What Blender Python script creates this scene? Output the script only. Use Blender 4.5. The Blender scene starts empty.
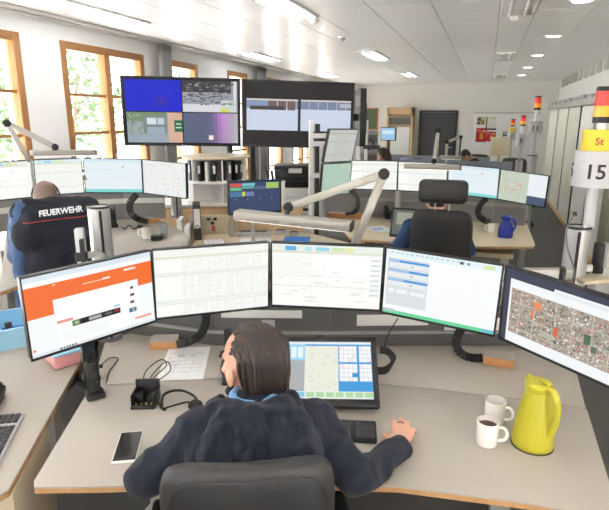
import bpy, bmesh, math, random
from mathutils import Vector, Matrix, noise, Euler
from mathutils.bvhtree import BVHTree
random.seed(7)
scene = bpy.context.scene
C = scene.collection
PI = math.pi
R = math.radians

# ------------------------------------------------------------------ camera, sky, exposure
F_PX, YAW, PITCH, H = 540.0, R(18.2), R(14.3), 1.95      # focal length in pixels of a 609 x 510 frame
cam_d = bpy.data.cameras.new('camera')
cam_d.sensor_fit = 'HORIZONTAL'
cam_d.sensor_width = 36.0
cam_d.lens = 36.0 * F_PX / 609.0
cam_d.clip_start = 0.05
cam = bpy.data.objects.new('camera', cam_d)
C.objects.link(cam)
cam.location = (0, 0, H)
cam.rotation_euler = (PI / 2 - PITCH, 0, YAW)
scene.camera = cam

vs = scene.view_settings
vs.view_transform = 'Standard'
vs.look = 'None'
vs.gamma = 1.0
vs.use_curve_mapping = False
vs.exposure = 0.12
scene.cycles.use_denoising = True
scene.cycles.max_bounces = 12
scene.cycles.diffuse_bounces = 8
scene.cycles.glossy_bounces = 4
scene.cycles.transparent_max_bounces = 16
scene.cycles.sample_clamp_indirect = 40.0

world = bpy.data.worlds.new('daylight')
scene.world = world
world.use_nodes = True
bg = world.node_tree.nodes['Background']
bg.inputs[0].default_value = (0.93, 0.97, 1.0, 1)
SKY = 4.0
bg.inputs[1].default_value = SKY

XL, XR, YB, YF, ZC = -4.45, 1.9, 17.6, -3.6, 2.95        # room: left, right, back, behind the camera, ceiling
WIN = [(-2.9, -1.36), (-0.8, 0.74), (1.05, 2.59), (2.98, 4.52), (5.07, 6.61), (7.22, 8.07), (9.14, 10.01), (11.0, 11.9), (12.6, 14.1), (14.8, 16.3)]
WZ0, WZ1 = 0.35, 2.76

def portal(name, loc, rot, sx, sy):
    l = bpy.data.lights.new(name, 'AREA')
    l.shape = 'RECTANGLE'
    l.size, l.size_y = sx, sy
    l.cycles.is_portal = True
    o = bpy.data.objects.new(name, l)
    C.objects.link(o)
    o.location, o.rotation_euler = loc, rot
    return o
for (a, b) in WIN:                                         # daylight enters through each window
    portal('window_daylight', (XL - 0.10, (a + b) / 2, (WZ0 + WZ1) / 2), (0, -PI / 2, 0), WZ1 - WZ0, b - a)
RIGHT_WIN = [(-2.6, -1.1), (-0.2, 1.3)]
for (a, b) in RIGHT_WIN:                                   # the same windows in the right wall beside the camera
    portal('window_daylight', (XR + 0.10, (a + b) / 2, (WZ0 + WZ1) / 2), (0, PI / 2, 0), WZ1 - WZ0, b - a)
sun_d = bpy.data.lights.new('sun', 'SUN')                  # high behind the building: it lights the paving added outside to bounce light indoors
sun_d.energy = 47.0; sun_d.angle = R(2); sun_d.color = (1, 0.985, 0.97)
sun = bpy.data.objects.new('sun', sun_d); C.objects.link(sun); sun.rotation_euler = (R(8), R(24), 0)
REAR_WIN = [(-3.6, -2.0), (-1.2, 0.8)]
for (a, b) in REAR_WIN:
    portal('window_daylight', ((a + b) / 2, YF - 0.10, (WZ0 + WZ1) / 2), (PI / 2, 0, 0), b - a, WZ1 - WZ0)

# ------------------------------------------------------------------ where a pixel of the photograph lies in the room
_F = Vector((-math.sin(YAW) * math.cos(PITCH), math.cos(YAW) * math.cos(PITCH), -math.sin(PITCH)))
_R = Vector((math.cos(YAW), math.sin(YAW), 0))
_U = _R.cross(_F)
_C = Vector((0, 0, H))
def ray(x, y): return _F * F_PX + _R * (x - 304.5) - _U * (y - 255)
def onz(x, y, z): d = ray(x, y); return _C + d * ((z - H) / d.z)
def ony(x, y, Y): d = ray(x, y); return _C + d * (Y / d.y)
def onx(x, y, X): d = ray(x, y); return _C + d * (X / d.x)
def at(x, y, D): d = ray(x, y); return _C + d * (D / math.hypot(d.x, d.y))

# ------------------------------------------------------------------ materials
def lin(c):
    return tuple(((v / 255) / 12.92 if v / 255 <= 0.04045 else ((v / 255 + 0.055) / 1.055) ** 2.4) for v in c)
MATS = {}
def mat(name, rgb=None, rough=0.5, metal=0.0, noise_scale=None, noise_amt=0.15, bump=0.0, bump_scale=None, spec=0.5, emit=None, emit_s=0.0, coat=0.0, stretch=None, sheen=0.0):
    if name in MATS: return MATS[name]
    m = bpy.data.materials.new(name); m.use_nodes = True
    nt = m.node_tree; b = nt.nodes['Principled BSDF']
    c = lin(rgb)
    b.inputs['Base Color'].default_value = (*c, 1)
    b.inputs['Roughness'].default_value = rough
    b.inputs['Metallic'].default_value = metal
    b.inputs['Specular IOR Level'].default_value = spec
    b.inputs['Coat Weight'].default_value = coat
    b.inputs['Sheen Weight'].default_value = sheen
    if emit: 
        b.inputs['Emission Color'].default_value = (*lin(emit), 1)
        b.inputs['Emission Strength'].default_value = emit_s
    if noise_scale or bump:
        tc = nt.nodes.new('ShaderNodeTexCoord'); mp = nt.nodes.new('ShaderNodeMapping')
        nt.links.new(tc.outputs['Object'], mp.inputs[0])
        if stretch: mp.inputs['Scale'].default_value = stretch
        if noise_scale:
            n = nt.nodes.new('ShaderNodeTexNoise'); n.inputs['Scale'].default_value = noise_scale; n.inputs['Detail'].default_value = 4
            nt.links.new(mp.outputs[0], n.inputs['Vector'])
            r = nt.nodes.new('ShaderNodeValToRGB')
            r.color_ramp.elements[0].position = 0.3; r.color_ramp.elements[1].position = 0.7
            r.color_ramp.elements[0].color = (*[v * (1 - noise_amt) for v in c], 1)
            r.color_ramp.elements[1].color = (*[min(1, v * (1 + noise_amt)) for v in c], 1)
            nt.links.new(n.outputs['Fac'], r.inputs[0]); nt.links.new(r.outputs[0], b.inputs['Base Color'])
        if bump:
            n2 = nt.nodes.new('ShaderNodeTexNoise'); n2.inputs['Scale'].default_value = bump_scale or 200; n2.inputs['Detail'].default_value = 3
            nt.links.new(mp.outputs[0], n2.inputs['Vector'])
            bp = nt.nodes.new('ShaderNodeBump'); bp.inputs['Strength'].default_value = bump; bp.inputs['Distance'].default_value = 0.01
            nt.links.new(n2.outputs['Fac'], bp.inputs['Height']); nt.links.new(bp.outputs[0], b.inputs['Normal'])
    MATS[name] = m
    return m
def pane_mat():
    m = bpy.data.materials.new('window_glass'); m.use_nodes = True
    nt = m.node_tree; nt.nodes.remove(nt.nodes['Principled BSDF'])
    t = nt.nodes.new('ShaderNodeBsdfTransparent'); g = nt.nodes.new('ShaderNodeBsdfGlossy'); g.inputs['Roughness'].default_value = 0.02
    mx = nt.nodes.new('ShaderNodeMixShader'); mx.inputs[0].default_value = 0.05
    nt.links.new(t.outputs[0], mx.inputs[1]); nt.links.new(g.outputs[0], mx.inputs[2])
    nt.links.new(mx.outputs[0], nt.nodes['Material Output'].inputs[0])
    return m
def screen_mat(name='lit_screen', strength=1.0):
    m = bpy.data.materials.new(name); m.use_nodes = True
    nt = m.node_tree; b = nt.nodes['Principled BSDF']
    a = nt.nodes.new('ShaderNodeAttribute'); a.attribute_name = 'Col'
    b.inputs['Base Color'].default_value = (0.01, 0.01, 0.012, 1); b.inputs['Roughness'].default_value = 0.4
    b.inputs['Specular IOR Level'].default_value = 0.12
    nt.links.new(a.outputs['Color'], b.inputs['Emission Color']); b.inputs['Emission Strength'].default_value = strength
    return m
def print_mat():
    m = bpy.data.materials.new('printed_paper'); m.use_nodes = True
    nt = m.node_tree; b = nt.nodes['Principled BSDF']
    a = nt.nodes.new('ShaderNodeAttribute'); a.attribute_name = 'Col'
    nt.links.new(a.outputs['Color'], b.inputs['Base Color']); b.inputs['Roughness'].default_value = 0.6
    return m
GLASS, SCREEN, PRINT = pane_mat(), screen_mat(), print_mat()
mat('wall_white', (246, 246, 246), 0.8, noise_scale=3, noise_amt=0.015, bump=0.05, bump_scale=300)
mat('wall_beige', (242, 240, 235), 0.8, noise_scale=3, noise_amt=0.015)
mat('wall_olive', (150, 150, 128), 0.8, noise_scale=4, noise_amt=0.02)
mat('ceiling_metal', (244, 244, 243), 0.3, spec=0.6, noise_scale=2, noise_amt=0.012)
mat('ceiling_void', (150, 148, 142), 0.8)
mat('carpet', (92, 91, 87), 0.95, noise_scale=260, noise_amt=0.45, bump=0.6, bump_scale=420)
mat('oak', (172, 122, 72), 0.45, noise_scale=14, noise_amt=0.16, stretch=(6, 6, 0.5))
mat('beech', (222, 190, 146), 0.5, noise_scale=16, noise_amt=0.08, stretch=(1, 1, 6))
mat('edge_band', (188, 146, 98), 0.5, noise_scale=30, noise_amt=0.15)
mat('block_wood', (206, 150, 96), 0.5, noise_scale=40, noise_amt=0.12, stretch=(1, 6, 6))
mat('desk_white', (175, 168, 158), 0.38, spec=0.4, noise_scale=3, noise_amt=0.012)
mat('desk_beige', (208, 194, 166), 0.4, noise_scale=3, noise_amt=0.012)
mat('white_plastic', (238, 238, 236), 0.35)
mat('white_lacquer', (236, 235, 232), 0.45)
mat('grey_plastic', (160, 160, 158), 0.5)
mat('mid_grey', (112, 112, 112), 0.55)
mat('dark_grey', (62, 62, 64), 0.5)
mat('black_plastic', (22, 22, 24), 0.4)
mat('black_soft', (30, 30, 31), 0.65, bump=0.1, bump_scale=500)
mat('leather', (44, 44, 45), 0.42, bump=0.18, bump_scale=320, noise_scale=30, noise_amt=0.12)
mat('aluminium', (180, 180, 179), 0.42, 0.55)
mat('alu_matt', (196, 194, 188), 0.45, 0.55)
mat('lamp_arm', (172, 168, 159), 0.42, 0.25)
mat('tray_grey', (98, 98, 97), 0.6, noise_scale=5, noise_amt=0.03)
mat('screen_grey', (138, 138, 137), 0.6, noise_scale=5, noise_amt=0.03)
mat('screen_fabric', (136, 142, 152), 0.9, bump=0.2, bump_scale=500)
mat('curtain', (150, 150, 152), 0.9, bump=0.1, bump_scale=60)
mat('skin', (214, 164, 138), 0.5, noise_scale=18, noise_amt=0.07, bump=0.05, bump_scale=180)
mat('skin_tan', (178, 134, 110), 0.5, noise_scale=18, noise_amt=0.07)
mat('hair_brown', (48, 38, 33), 0.5, noise_scale=60, noise_amt=0.45, stretch=(3, 0.8, 0.8))
mat('hair_grey', (128, 108, 96), 0.6, noise_scale=220, noise_amt=0.3, bump=0.3, bump_scale=500)
mat('hoodie', (34, 38, 50), 0.95, noise_scale=120, noise_amt=0.14, bump=0.25, bump_scale=600, spec=0.2, sheen=0.12)
mat('jacket', (36, 39, 48), 0.85, noise_scale=60, noise_amt=0.1, bump=0.2, bump_scale=300, spec=0.25)
mat('jacket_daylit', (54, 82, 122), 0.85, noise_scale=60, noise_amt=0.08, bump=0.2, bump_scale=300, sheen=0.2)  # window daylight on the dark jacket, put into its colour
mat('shirt_blue', (54, 78, 118), 0.85, bump=0.15, bump_scale=300)
mat('collar_blue', (112, 160, 206), 0.8)
mat('trousers', (34, 36, 44), 0.9, bump=0.15, bump_scale=400)
mat('shoe', (26, 25, 25), 0.5)
mat('silver_print', (226, 228, 232), 0.4)
mat('red_print', (176, 52, 48), 0.6)
mat('lime', (186, 178, 44), 0.38, coat=0.15)
mat('cobalt', (30, 52, 160), 0.25, coat=0.4)
mat('porcelain', (240, 238, 232), 0.2, coat=0.3)
mat('coffee', (70, 44, 28), 0.15)
mat('paper', (236, 236, 234), 0.7)
mat('pale_blue_plastic', (150, 200, 226), 0.35)
mat('pink_plastic', (226, 160, 160), 0.4)
mat('blue_folder', (40, 120, 200), 0.5)
mat('yellow_sign', (214, 192, 50), 0.5)
mat('sign_grey', (184, 184, 187), 0.5)
mat('print_black', (24, 24, 26), 0.6)
mat('red_lens', (222, 40, 24), 0.2, emit=(222, 40, 24), emit_s=0.25, coat=0.4)
mat('amber_lens', (248, 150, 20), 0.2, emit=(248, 150, 20), emit_s=0.35, coat=0.4)
mat('door_grey', (82, 84, 88), 0.55)
mat('green_board', (96, 118, 92), 0.7)
mat('foliage', (92, 114, 80), 0.8, noise_scale=6, noise_amt=0.35)
mat('bark', (118, 100, 82), 0.9, noise_scale=20, noise_amt=0.3)
mat('bounce_paving', (226, 225, 222), 0.9, noise_scale=3, noise_amt=0.08)  # kept pale to bounce sunlight up to the ceiling
mat('diffuser', (250, 250, 245), 0.5, emit=(255, 250, 240), emit_s=1.2)
mat('tube_glow', (255, 252, 245), 0.5, emit=(250, 252, 255), emit_s=10.0)
mat('tube_glow_strong', (255, 252, 245), 0.5, emit=(250, 252, 255), emit_s=13.0)
mat('hair_light', (74, 58, 49), 0.45, noise_scale=60, noise_amt=0.3)
mat('downlight_glow', (255, 252, 245), 0.5, emit=(255, 250, 238), emit_s=12.0)
mat('louver', (208, 208, 204), 0.25, 0.7)
mat('map_panel', (226, 226, 208), 0.45, noise_scale=5, noise_amt=0.08)
mat('blue_screen_trim', (40, 60, 90), 0.4)
mat('cable', (22, 22, 23), 0.5)

# ------------------------------------------------------------------ mesh helpers
class MB:
    def __init__(s): s.bm = bmesh.new()
    def _add(s, t, M=None):
        if M is not None: bmesh.ops.transform(t, matrix=M, verts=t.verts)
        me = bpy.data.meshes.new('tmp'); t.to_mesh(me); t.free(); s.bm.from_mesh(me); bpy.data.meshes.remove(me)
        return s
    def box(s, c, size, rot=None, bev=0.0, seg=2):
        t = bmesh.new(); bmesh.ops.create_cube(t, size=1.0)
        bmesh.ops.scale(t, vec=size, verts=t.verts)
        if bev: bmesh.ops.bevel(t, geom=t.edges[:], offset=min(bev, min(size) * 0.49), segments=seg, affect='EDGES', profile=0.5)
        M = Matrix.Translation(c)
        if rot is not None: M = M @ (Euler(rot).to_matrix().to_4x4() if not isinstance(rot, Matrix) else rot.to_4x4())
        return s._add(t, M)
    def cyl(s, p0, p1, r0, r1=None, seg=16):
        r1 = r0 if r1 is None else r1
        p0, p1 = Vector(p0), Vector(p1); d = p1 - p0
        t = bmesh.new(); bmesh.ops.create_cone(t, cap_ends=True, segments=seg, radius1=r0, radius2=r1, depth=d.length)
        M = Matrix.Translation((p0 + p1) / 2) @ d.to_track_quat('Z', 'Y').to_matrix().to_4x4()
        return s._add(t, M)
    def ball(s, c, r, seg=16, rings=10, rot=None):
        t = bmesh.new(); bmesh.ops.create_uvsphere(t, u_segments=seg, v_segments=rings, radius=1.0)
        r = (r, r, r) if not hasattr(r, '__len__') else r
        bmesh.ops.scale(t, vec=r, verts=t.verts)
        M = Matrix.Translation(c)
        if rot is not None: M = M @ Euler(rot).to_matrix().to_4x4()
        return s._add(t, M)
    def bar(s, p0, p1, w, h, bev=0.0, up=(0, 0, 1)):
        p0, p1 = Vector(p0), Vector(p1); d = p1 - p0; y = d.normalized(); x = y.cross(Vector(up)).normalized(); z = x.cross(y)
        M = Matrix((x, y, z)).transposed()
        return s.box((p0 + p1) / 2, (w, d.length, h), M, bev)
    def tube(s, pts, r, seg=8, taper=None):
        pts = [Vector(p) for p in pts]; n = len(pts); bm = s.bm; rings = []
        prev = None
        for i, p in enumerate(pts):
            d = (pts[min(i + 1, n - 1)] - pts[max(i - 1, 0)]).normalized()
            if prev is None:
                a = Vector((0, 0, 1)) if abs(d.z) < 0.9 else Vector((1, 0, 0)); x = d.cross(a).normalized()
            else: x = (prev - d * prev.dot(d)).normalized()
            prev = x; y = d.cross(x); rr = r if taper is None else r * taper(i / (n - 1))
            rings.append([bm.verts.new(p + (x * math.cos(2 * PI * k / seg) + y * math.sin(2 * PI * k / seg)) * rr) for k in range(seg)])
        for a, b in zip(rings, rings[1:]):
            for k in range(seg): bm.faces.new((a[k], a[(k + 1) % seg], b[(k + 1) % seg], b[k]))
        bm.faces.new(rings[0][::-1]); bm.faces.new(rings[-1])
        return s
    def lathe(s, prof, seg=28, c=(0, 0, 0), M=None):
        t = bmesh.new(); rings = []
        for (r, z) in prof:
            rings.append([t.verts.new((r * math.cos(2 * PI * k / seg), r * math.sin(2 * PI * k / seg), z)) for k in range(seg)] if r > 1e-6 else [t.verts.new((0, 0, z))])
        for a, b in zip(rings, rings[1:]):
            for k in range(seg):
                k2 = (k + 1) % seg
                if len(a) == 1 and len(b) > 1: t.faces.new((a[0], b[k2], b[k]))
                elif len(b) == 1 and len(a) > 1: t.faces.new((a[k], a[k2], b[0]))
                elif len(a) > 1: t.faces.new((a[k], a[k2], b[k2], b[k]))
        bmesh.ops.recalc_face_normals(t, faces=t.faces)
        return s._add(t, (M or Matrix()) if M else Matrix.Translation(c))
    def prism(s, poly, z0, z1, bev=0.0):
        t = bmesh.new()
        f = t.faces.new([t.verts.new((p[0], p[1], z0)) for p in poly])
        g = bmesh.ops.extrude_face_region(t, geom=[f])
        bmesh.ops.translate(t, vec=(0, 0, z1 - z0), verts=[v for v in g['geom'] if isinstance(v, bmesh.types.BMVert)])
        bmesh.ops.recalc_face_normals(t, faces=t.faces)
        if bev: bmesh.ops.bevel(t, geom=[e for e in t.edges if abs(e.verts[0].co.z - e.verts[1].co.z) < 1e-6], offset=bev, segments=2, affect='EDGES', profile=0.5)
        return s._add(t)
    def mesh(s, name, mt, angle=40):
        me = bpy.data.meshes.new(name); s.bm.normal_update(); s.bm.to_mesh(me); s.bm.free()
        if mt is not None: me.materials.append(mat(mt) if isinstance(mt, str) else mt)
        for p in me.polygons: p.use_smooth = True
        me.set_sharp_from_angle(angle=R(angle))
        return me
def tag(o, label=None, cat=None, group=None, kind=None):
    if label: o['label'] = label
    if cat: o['category'] = cat
    if group: o['group'] = group
    if kind: o['kind'] = kind
    return o
def obj(name, mb, mt=None, parent=None, label=None, loc=None, rot=None):
    me = mb.mesh(name, mt) if isinstance(mb, MB) else mb
    o = bpy.data.objects.new(name, me); C.objects.link(o); o.parent = parent
    if loc is not None: o.location = loc
    if rot is not None: o.rotation_euler = rot
    if label: o['label'] = label
    return o
def thing(name, label, cat, loc=(0, 0, 0), rotz=0.0, group=None):
    o = bpy.data.objects.new(name, None); C.objects.link(o)
    o.empty_display_size = 0.1; o.location = loc; o.rotation_euler = (0, 0, rotz)
    return tag(o, label, cat, group)
def struct(name, mb, mt, parent=None):
    o = obj(name, mb, mt, parent)
    if parent is None: o['kind'] = 'structure'
    return o
def copy_tree(o, parent=None):
    c = o.copy(); C.objects.link(c); c.parent = parent
    for ch in list(o.children): copy_tree(ch, c)
    return c
def catmull(pts, n=6):
    pts = [Vector(p) for p in pts]; out = []
    for i in range(len(pts) - 1):
        p0, p1, p2, p3 = pts[max(i - 1, 0)], pts[i], pts[i + 1], pts[min(i + 2, len(pts) - 1)]
        for k in range(n):
            t = k / n
            out.append(0.5 * ((2 * p1) + (p2 - p0) * t + (2 * p0 - 5 * p1 + 4 * p2 - p3) * t * t + (3 * p1 - p0 - 3 * p2 + p3) * t ** 3))
    out.append(pts[-1]); return out
def rects_mesh(name, w, h, rects, mt, step=0.0003):
    """A flat printed or lit face in the local xz plane facing -y; rects are (x0,y0,x1,y1,rgb,layer) in 0..1 from the top left."""
    vs_, fs, cols = [], [], []
    for r in rects:
        x0, y0, x1, y1, c = r[:5]; L = r[5] if len(r) > 5 else 1
        i = len(vs_); y = -L * step
        for (a, b) in ((x0, y1), (x1, y1), (x1, y0), (x0, y0)): vs_.append(((a - 0.5) * w, y, (0.5 - b) * h))
        fs.append((i, i + 1, i + 2, i + 3)); cols += [(*lin(c), 1)] * 4
    me = bpy.data.meshes.new(name); me.from_pydata(vs_, [], fs)
    ca = me.color_attributes.new('Col', 'FLOAT_COLOR', 'CORNER')
    for k, c in enumerate(cols): ca.data[k].color = c
    me.materials.append(mt)
    return me
def text_mesh(txt, size, depth=0.0006, bold=0.0, spacing=1.0):
    cu = bpy.data.curves.new('lettering', 'FONT'); cu.body = txt; cu.size = size; cu.align_x = 'CENTER'; cu.align_y = 'CENTER'
    cu.extrude = depth; cu.offset = bold; cu.space_character = spacing; cu.resolution_u = 3
    o = bpy.data.objects.new('lettering', cu); C.objects.link(o)
    dg = bpy.context.evaluated_depsgraph_get(); me = bpy.data.meshes.new_from_object(o.evaluated_get(dg))
    bpy.data.objects.remove(o); bpy.data.curves.remove(cu)
    return me
def fuse(name, parts, mt, voxel=0.008, smooth=4, wrinkle=None):
    """One continuous closed surface grown over capsules ('cap',p0,p1,r0,r1) and ellipsoids ('ell',c,r,rot)."""
    mb = MB()
    for p in parts:
        if p[0] == 'cap':
            mb.cyl(p[1], p[2], p[3], p[4], 14); mb.ball(p[1], p[3], 14, 9); mb.ball(p[2], p[4], 14, 9)
        elif p[0] == 'ell': mb.ball(p[1], p[2], 20, 14, p[3] if len(p) > 3 else None)
        elif p[0] == 'chain':
            pts, rs = p[1], p[2]
            for i in range(len(pts)):
                mb.ball(pts[i], rs[i], 14, 9)
                if i + 1 < len(pts): mb.cyl(pts[i], pts[i + 1], rs[i], rs[i + 1], 14)
    me = mb.mesh(name, mt)
    o = bpy.data.objects.new(name, me); C.objects.link(o)
    m = o.modifiers.new('r', 'REMESH'); m.mode = 'VOXEL'; m.voxel_size = voxel; m.use_smooth_shade = True
    if smooth: s = o.modifiers.new('s', 'SMOOTH'); s.iterations = smooth; s.factor = 0.5
    dg = bpy.context.evaluated_depsgraph_get(); out = bpy.data.meshes.new_from_object(o.evaluated_get(dg)); out.name = name
    bpy.data.objects.remove(o); bpy.data.meshes.remove(me)
    if wrinkle: 
        out.calc_loop_triangles(); ns = [v.normal.copy() for v in out.vertices]
        for v, nn in zip(out.vertices, ns):
            v.co += nn * wrinkle(v.co)
    for p in out.polygons: p.use_smooth = True
    if not out.materials: out.materials.append(mat(mt))
    return out

# ------------------------------------------------------------------ the room
struct('floor', MB().box(((XL + XR) / 2, (YB + YF) / 2, -0.05), (XR - XL + 0.6, YB - YF + 0.6, 0.1)), 'carpet')
ceil = struct('ceiling', MB().box(((XL + XR) / 2, (YB + YF) / 2, ZC + 0.07), (XR - XL + 0.6, YB - YF + 0.6, 0.1)), 'ceiling_void')
XB = [-4.45, -3.88, -3.54, -3.03, -2.52, -2.02, -1.70, -1.13, -0.56, 0.03, 0.37, 0.88, 1.39, 1.9]
cache = {}
y = 4.2
while y < YB - 0.05:                                        # metal ceiling panels in view, one object each
    y2 = min(y + 0.61, YB)
    for a, b in zip(XB, XB[1:]):
        k = (round(b - a, 3), round(y2 - y, 3))
        if k not in cache:
            cache[k] = MB().box((0, 0, 0.008), (b - a - 0.007, y2 - y - 0.005, 0.016), bev=0.002, seg=1).mesh('panel', 'ceiling_metal')
        obj('panel', cache[k], None, ceil, loc=((a + b) / 2, (y + y2) / 2, ZC))
    y = y2
for a, b in zip(XB, XB[1:]):                                # long panels overhead behind the camera
    obj('panel', MB().box((0, 0, 0.008), (b - a - 0.007, 4.2 - YF - 0.004, 0.016)).mesh('panel', 'ceiling_metal'), None, ceil, loc=((a + b) / 2, (4.2 + YF) / 2, ZC))

wl = MB()
ys = [YF - 0.25] + [v for w in WIN for v in w] + [YB + 0.25]
for i in range(0, len(ys), 2): wl.box((XL - 0.125, (ys[i] + ys[i + 1]) / 2, ZC / 2), (0.25, ys[i + 1] - ys[i], ZC))
for (a, b) in WIN:
    wl.box((XL - 0.125, (a + b) / 2, WZ0 / 2), (0.25, b - a, WZ0)); wl.box((XL - 0.125, (a + b) / 2, (WZ1 + ZC) / 2), (0.25, b - a, ZC - WZ1))
struct('wall_left', wl, 'wall_white')
wf = MB()
xs = [XL - 0.25] + [v for w in REAR_WIN for v in w] + [XR + 0.25]
for i in range(0, len(xs), 2): wf.box(((xs[i] + xs[i + 1]) / 2, YF - 0.125, ZC / 2), (xs[i + 1] - xs[i], 0.25, ZC))
for (a, b) in REAR_WIN:
    wf.box(((a + b) / 2, YF - 0.125, WZ0 / 2), (b - a, 0.25, WZ0)); wf.box(((a + b) / 2, YF - 0.125, (WZ1 + ZC) / 2), (b - a, 0.25, ZC - WZ1))
struct('wall_front', wf, 'wall_white')
struct('wall_back', MB().box(((XL + XR) / 2, YB + 0.1, ZC / 2), (XR - XL, 0.2, ZC)), 'wall_beige')
wm = MB()
ys = [YF] + [v for w in RIGHT_WIN for v in w] + [YB]
for i in range(0, len(ys), 2): wm.box((XR + 0.1, (ys[i] + ys[i + 1]) / 2, ZC / 2), (0.2, ys[i + 1] - ys[i], ZC))
for (a, b) in RIGHT_WIN:
    wm.box((XR + 0.1, (a + b) / 2, WZ0 / 2), (0.2, b - a, WZ0)); wm.box((XR + 0.1, (a + b) / 2, (WZ1 + ZC) / 2), (0.2, b - a, ZC - WZ1))
wr = struct('wall_right', wm, 'wall_beige')
tabm = MB().box((0, 0, 0), (0.05, 0.34, 0.2), bev=0.006).mesh('bracket', 'alu_matt')
for k in range(14): obj('bracket', tabm, None, wr, loc=(XR - 0.025, 7.2 + k * 0.74, ZC - 0.1))
struct('baseboard_right', MB().box((XR - 0.01, (YB + YF) / 2, 0.04), (0.02, YB - YF, 0.08)), 'beech')
struct('baseboard_back', MB().box(((XL + XR) / 2, YB - 0.01, 0.04), (XR - XL, 0.02, 0.08)), 'mid_grey')
struct('baseboard_left', MB().box((XL + 0.01, (YB + YF) / 2, 0.04), (0.02, YB - YF, 0.08)), 'mid_grey')

def window(n, a, b, X=XL - 0.045):
    """Oak window in the left wall from y=a to y=b, with glazing bars and panes."""
    c, w = (a + b) / 2, b - a
    fr = MB(); t = 0.085
    fr.box((X, a + t / 2, (WZ0 + WZ1) / 2), (0.11, t, WZ1 - WZ0), bev=0.006); fr.box((X, b - t / 2, (WZ0 + WZ1) / 2), (0.11, t, WZ1 - WZ0), bev=0.006)
    fr.box((X, c, WZ1 - t / 2), (0.108, w, t), bev=0.006); fr.box((X, c, WZ0 + t / 2), (0.108, w, t), bev=0.006)
    root = struct('window_%d' % n, fr, 'oak')
    spans = [(a + t, b - t)]
    if w > 1.2:
        obj('mullion', MB().box((X, c, (WZ0 + WZ1) / 2), (0.115, 0.10, WZ1 - WZ0 - 2 * t), bev=0.006), 'oak', root)
        obj('window_handle', MB().box((X + 0.065, c, 1.45), (0.02, 0.025, 0.13), bev=0.006), 'alu_matt', root)
        spans = [(a + t, c - 0.05), (c + 0.05, b - t)]
    zb = [WZ0 + t, 0.91, 1.34, 1.77, 2.20, WZ1 - t]
    for (p, q) in spans:
        for z in zb[1:-1]: obj('glazing_bar', MB().box((X, (p + q) / 2, z), (0.05, q - p, 0.032), bev=0.004), 'oak', root)
        for z0, z1 in zip(zb, zb[1:]):
            obj('pane', MB().box((X - 0.01, (p + q) / 2, (z0 + z1) / 2), (0.006, q - p, z1 - z0 - 0.02)), GLASS, root)
    return root
for i, (a, b) in enumerate(WIN): window(i + 1, a, b)
for i, (a, b) in enumerate(RIGHT_WIN): window(len(WIN) + len(REAR_WIN) + i + 1, a, b, XR + 0.045)
for i, (a, b) in enumerate(REAR_WIN):
    c = (a + b) / 2; fr = MB(); Y = YF - 0.05
    for x in (a + 0.04, c, b - 0.04): fr.box((x, Y, (WZ0 + WZ1) / 2), (0.085, 0.11, WZ1 - WZ0))
    for z in (WZ0 + 0.04, 1.5, WZ1 - 0.04): fr.box((c, Y, z), (b - a, 0.1, 0.085))
    root = struct('window_%d' % (len(WIN) + i + 1), fr, 'oak')
    obj('pane', MB().box((c, Y - 0.01, (WZ0 + WZ1) / 2), (b - a, 0.006, WZ1 - WZ0)), GLASS, root)

tr = struct('trim_1', MB().box((XL + 0.16, 7.0, ZC - 0.022), (0.05, 21.0, 0.04)).box((XL + 0.24, 7.0, ZC - 0.018), (0.03, 21.0, 0.032)), 'alu_matt')

def curtain(y0, y1, label):
    m = MB(); n = 36; pts = []
    for i in range(n + 1):
        u = i / n; pts.append((XL + 0.14 + 0.035 * math.sin(u * PI * 9), y0 + (y1 - y0) * u))
    poly = pts + [(x + 0.006, yy) for (x, yy) in pts[::-1]]
    m.prism(poly, 0.06, ZC - 0.045)
    r = thing('curtain', label, 'curtain', (0, 0, 0), 0, 'grey curtains drawn aside')
    obj('drape', m, 'curtain', r); obj('heading_tape', MB().prism([(x + 0.001, yy) for (x, yy) in pts] + [(x + 0.01, yy) for (x, yy) in pts[::-1]], ZC - 0.12, ZC - 0.045), 'mid_grey', r)
curtain(6.78, 7.04, 'grey curtain gathered on the wall behind the blue video screen')
curtain(10.18, 10.55, 'grey curtain further along the wall above the paired garage camera screen')

# outside: trees seen through the windows, and pale ground added to bounce light
struct('ground', MB().box((0, 8, -3.2), (130, 130, 0.2)), 'bounce_paving')
def tree(x, y, h, r, label):
    t = thing('tree', label, 'tree', (x, y, -3.1), 0, 'trees outside the windows')
    m = MB(); m.cyl((0, 0, 0), (0.1, 0.05, h * 0.55), 0.2, 0.12, 10)
    for k in range(7):
        a = k * 2.4; m.cyl((0.08, 0.04, h * (0.4 + 0.02 * k)), (math.cos(a) * r * 0.7, math.sin(a) * r * 0.7, h * (0.62 + 0.04 * k)), 0.07, 0.02, 6)
    obj('trunk', m, 'bark', t)
    rnd = random.Random(int(x * 13 + y * 7)); vs_, fs = [], []
    for k in range(2600):
        while True:
            p = Vector((rnd.uniform(-1, 1), rnd.uniform(-1, 1), rnd.uniform(-1, 1)))
            if 0.25 < p.length < 1: break
        if noise.noise(p * 2.2 + Vector((x, y, 0))) < -0.12: continue
        c = Vector((p.x * r, p.y * r, h * 0.72 + p.z * h * 0.36)); q = Euler((rnd.uniform(0, 6), rnd.uniform(0, 6), rnd.uniform(0, 6))).to_matrix(); s = rnd.uniform(0.07, 0.15)
        i = len(vs_); vs_ += [c + q @ Vector(v) * s for v in ((-0.5, 0, 0), (0, -1, 0.1), (0.5, 0, 0), (0, 1, 0.1))]; fs.append((i, i + 1, i + 2, i + 3))
    me = bpy.data.meshes.new('foliage'); me.from_pydata(vs_, [], fs); me.materials.append(mat('foliage'))
    o = obj('foliage', me, None, t); o['kind'] = 'stuff'
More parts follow.
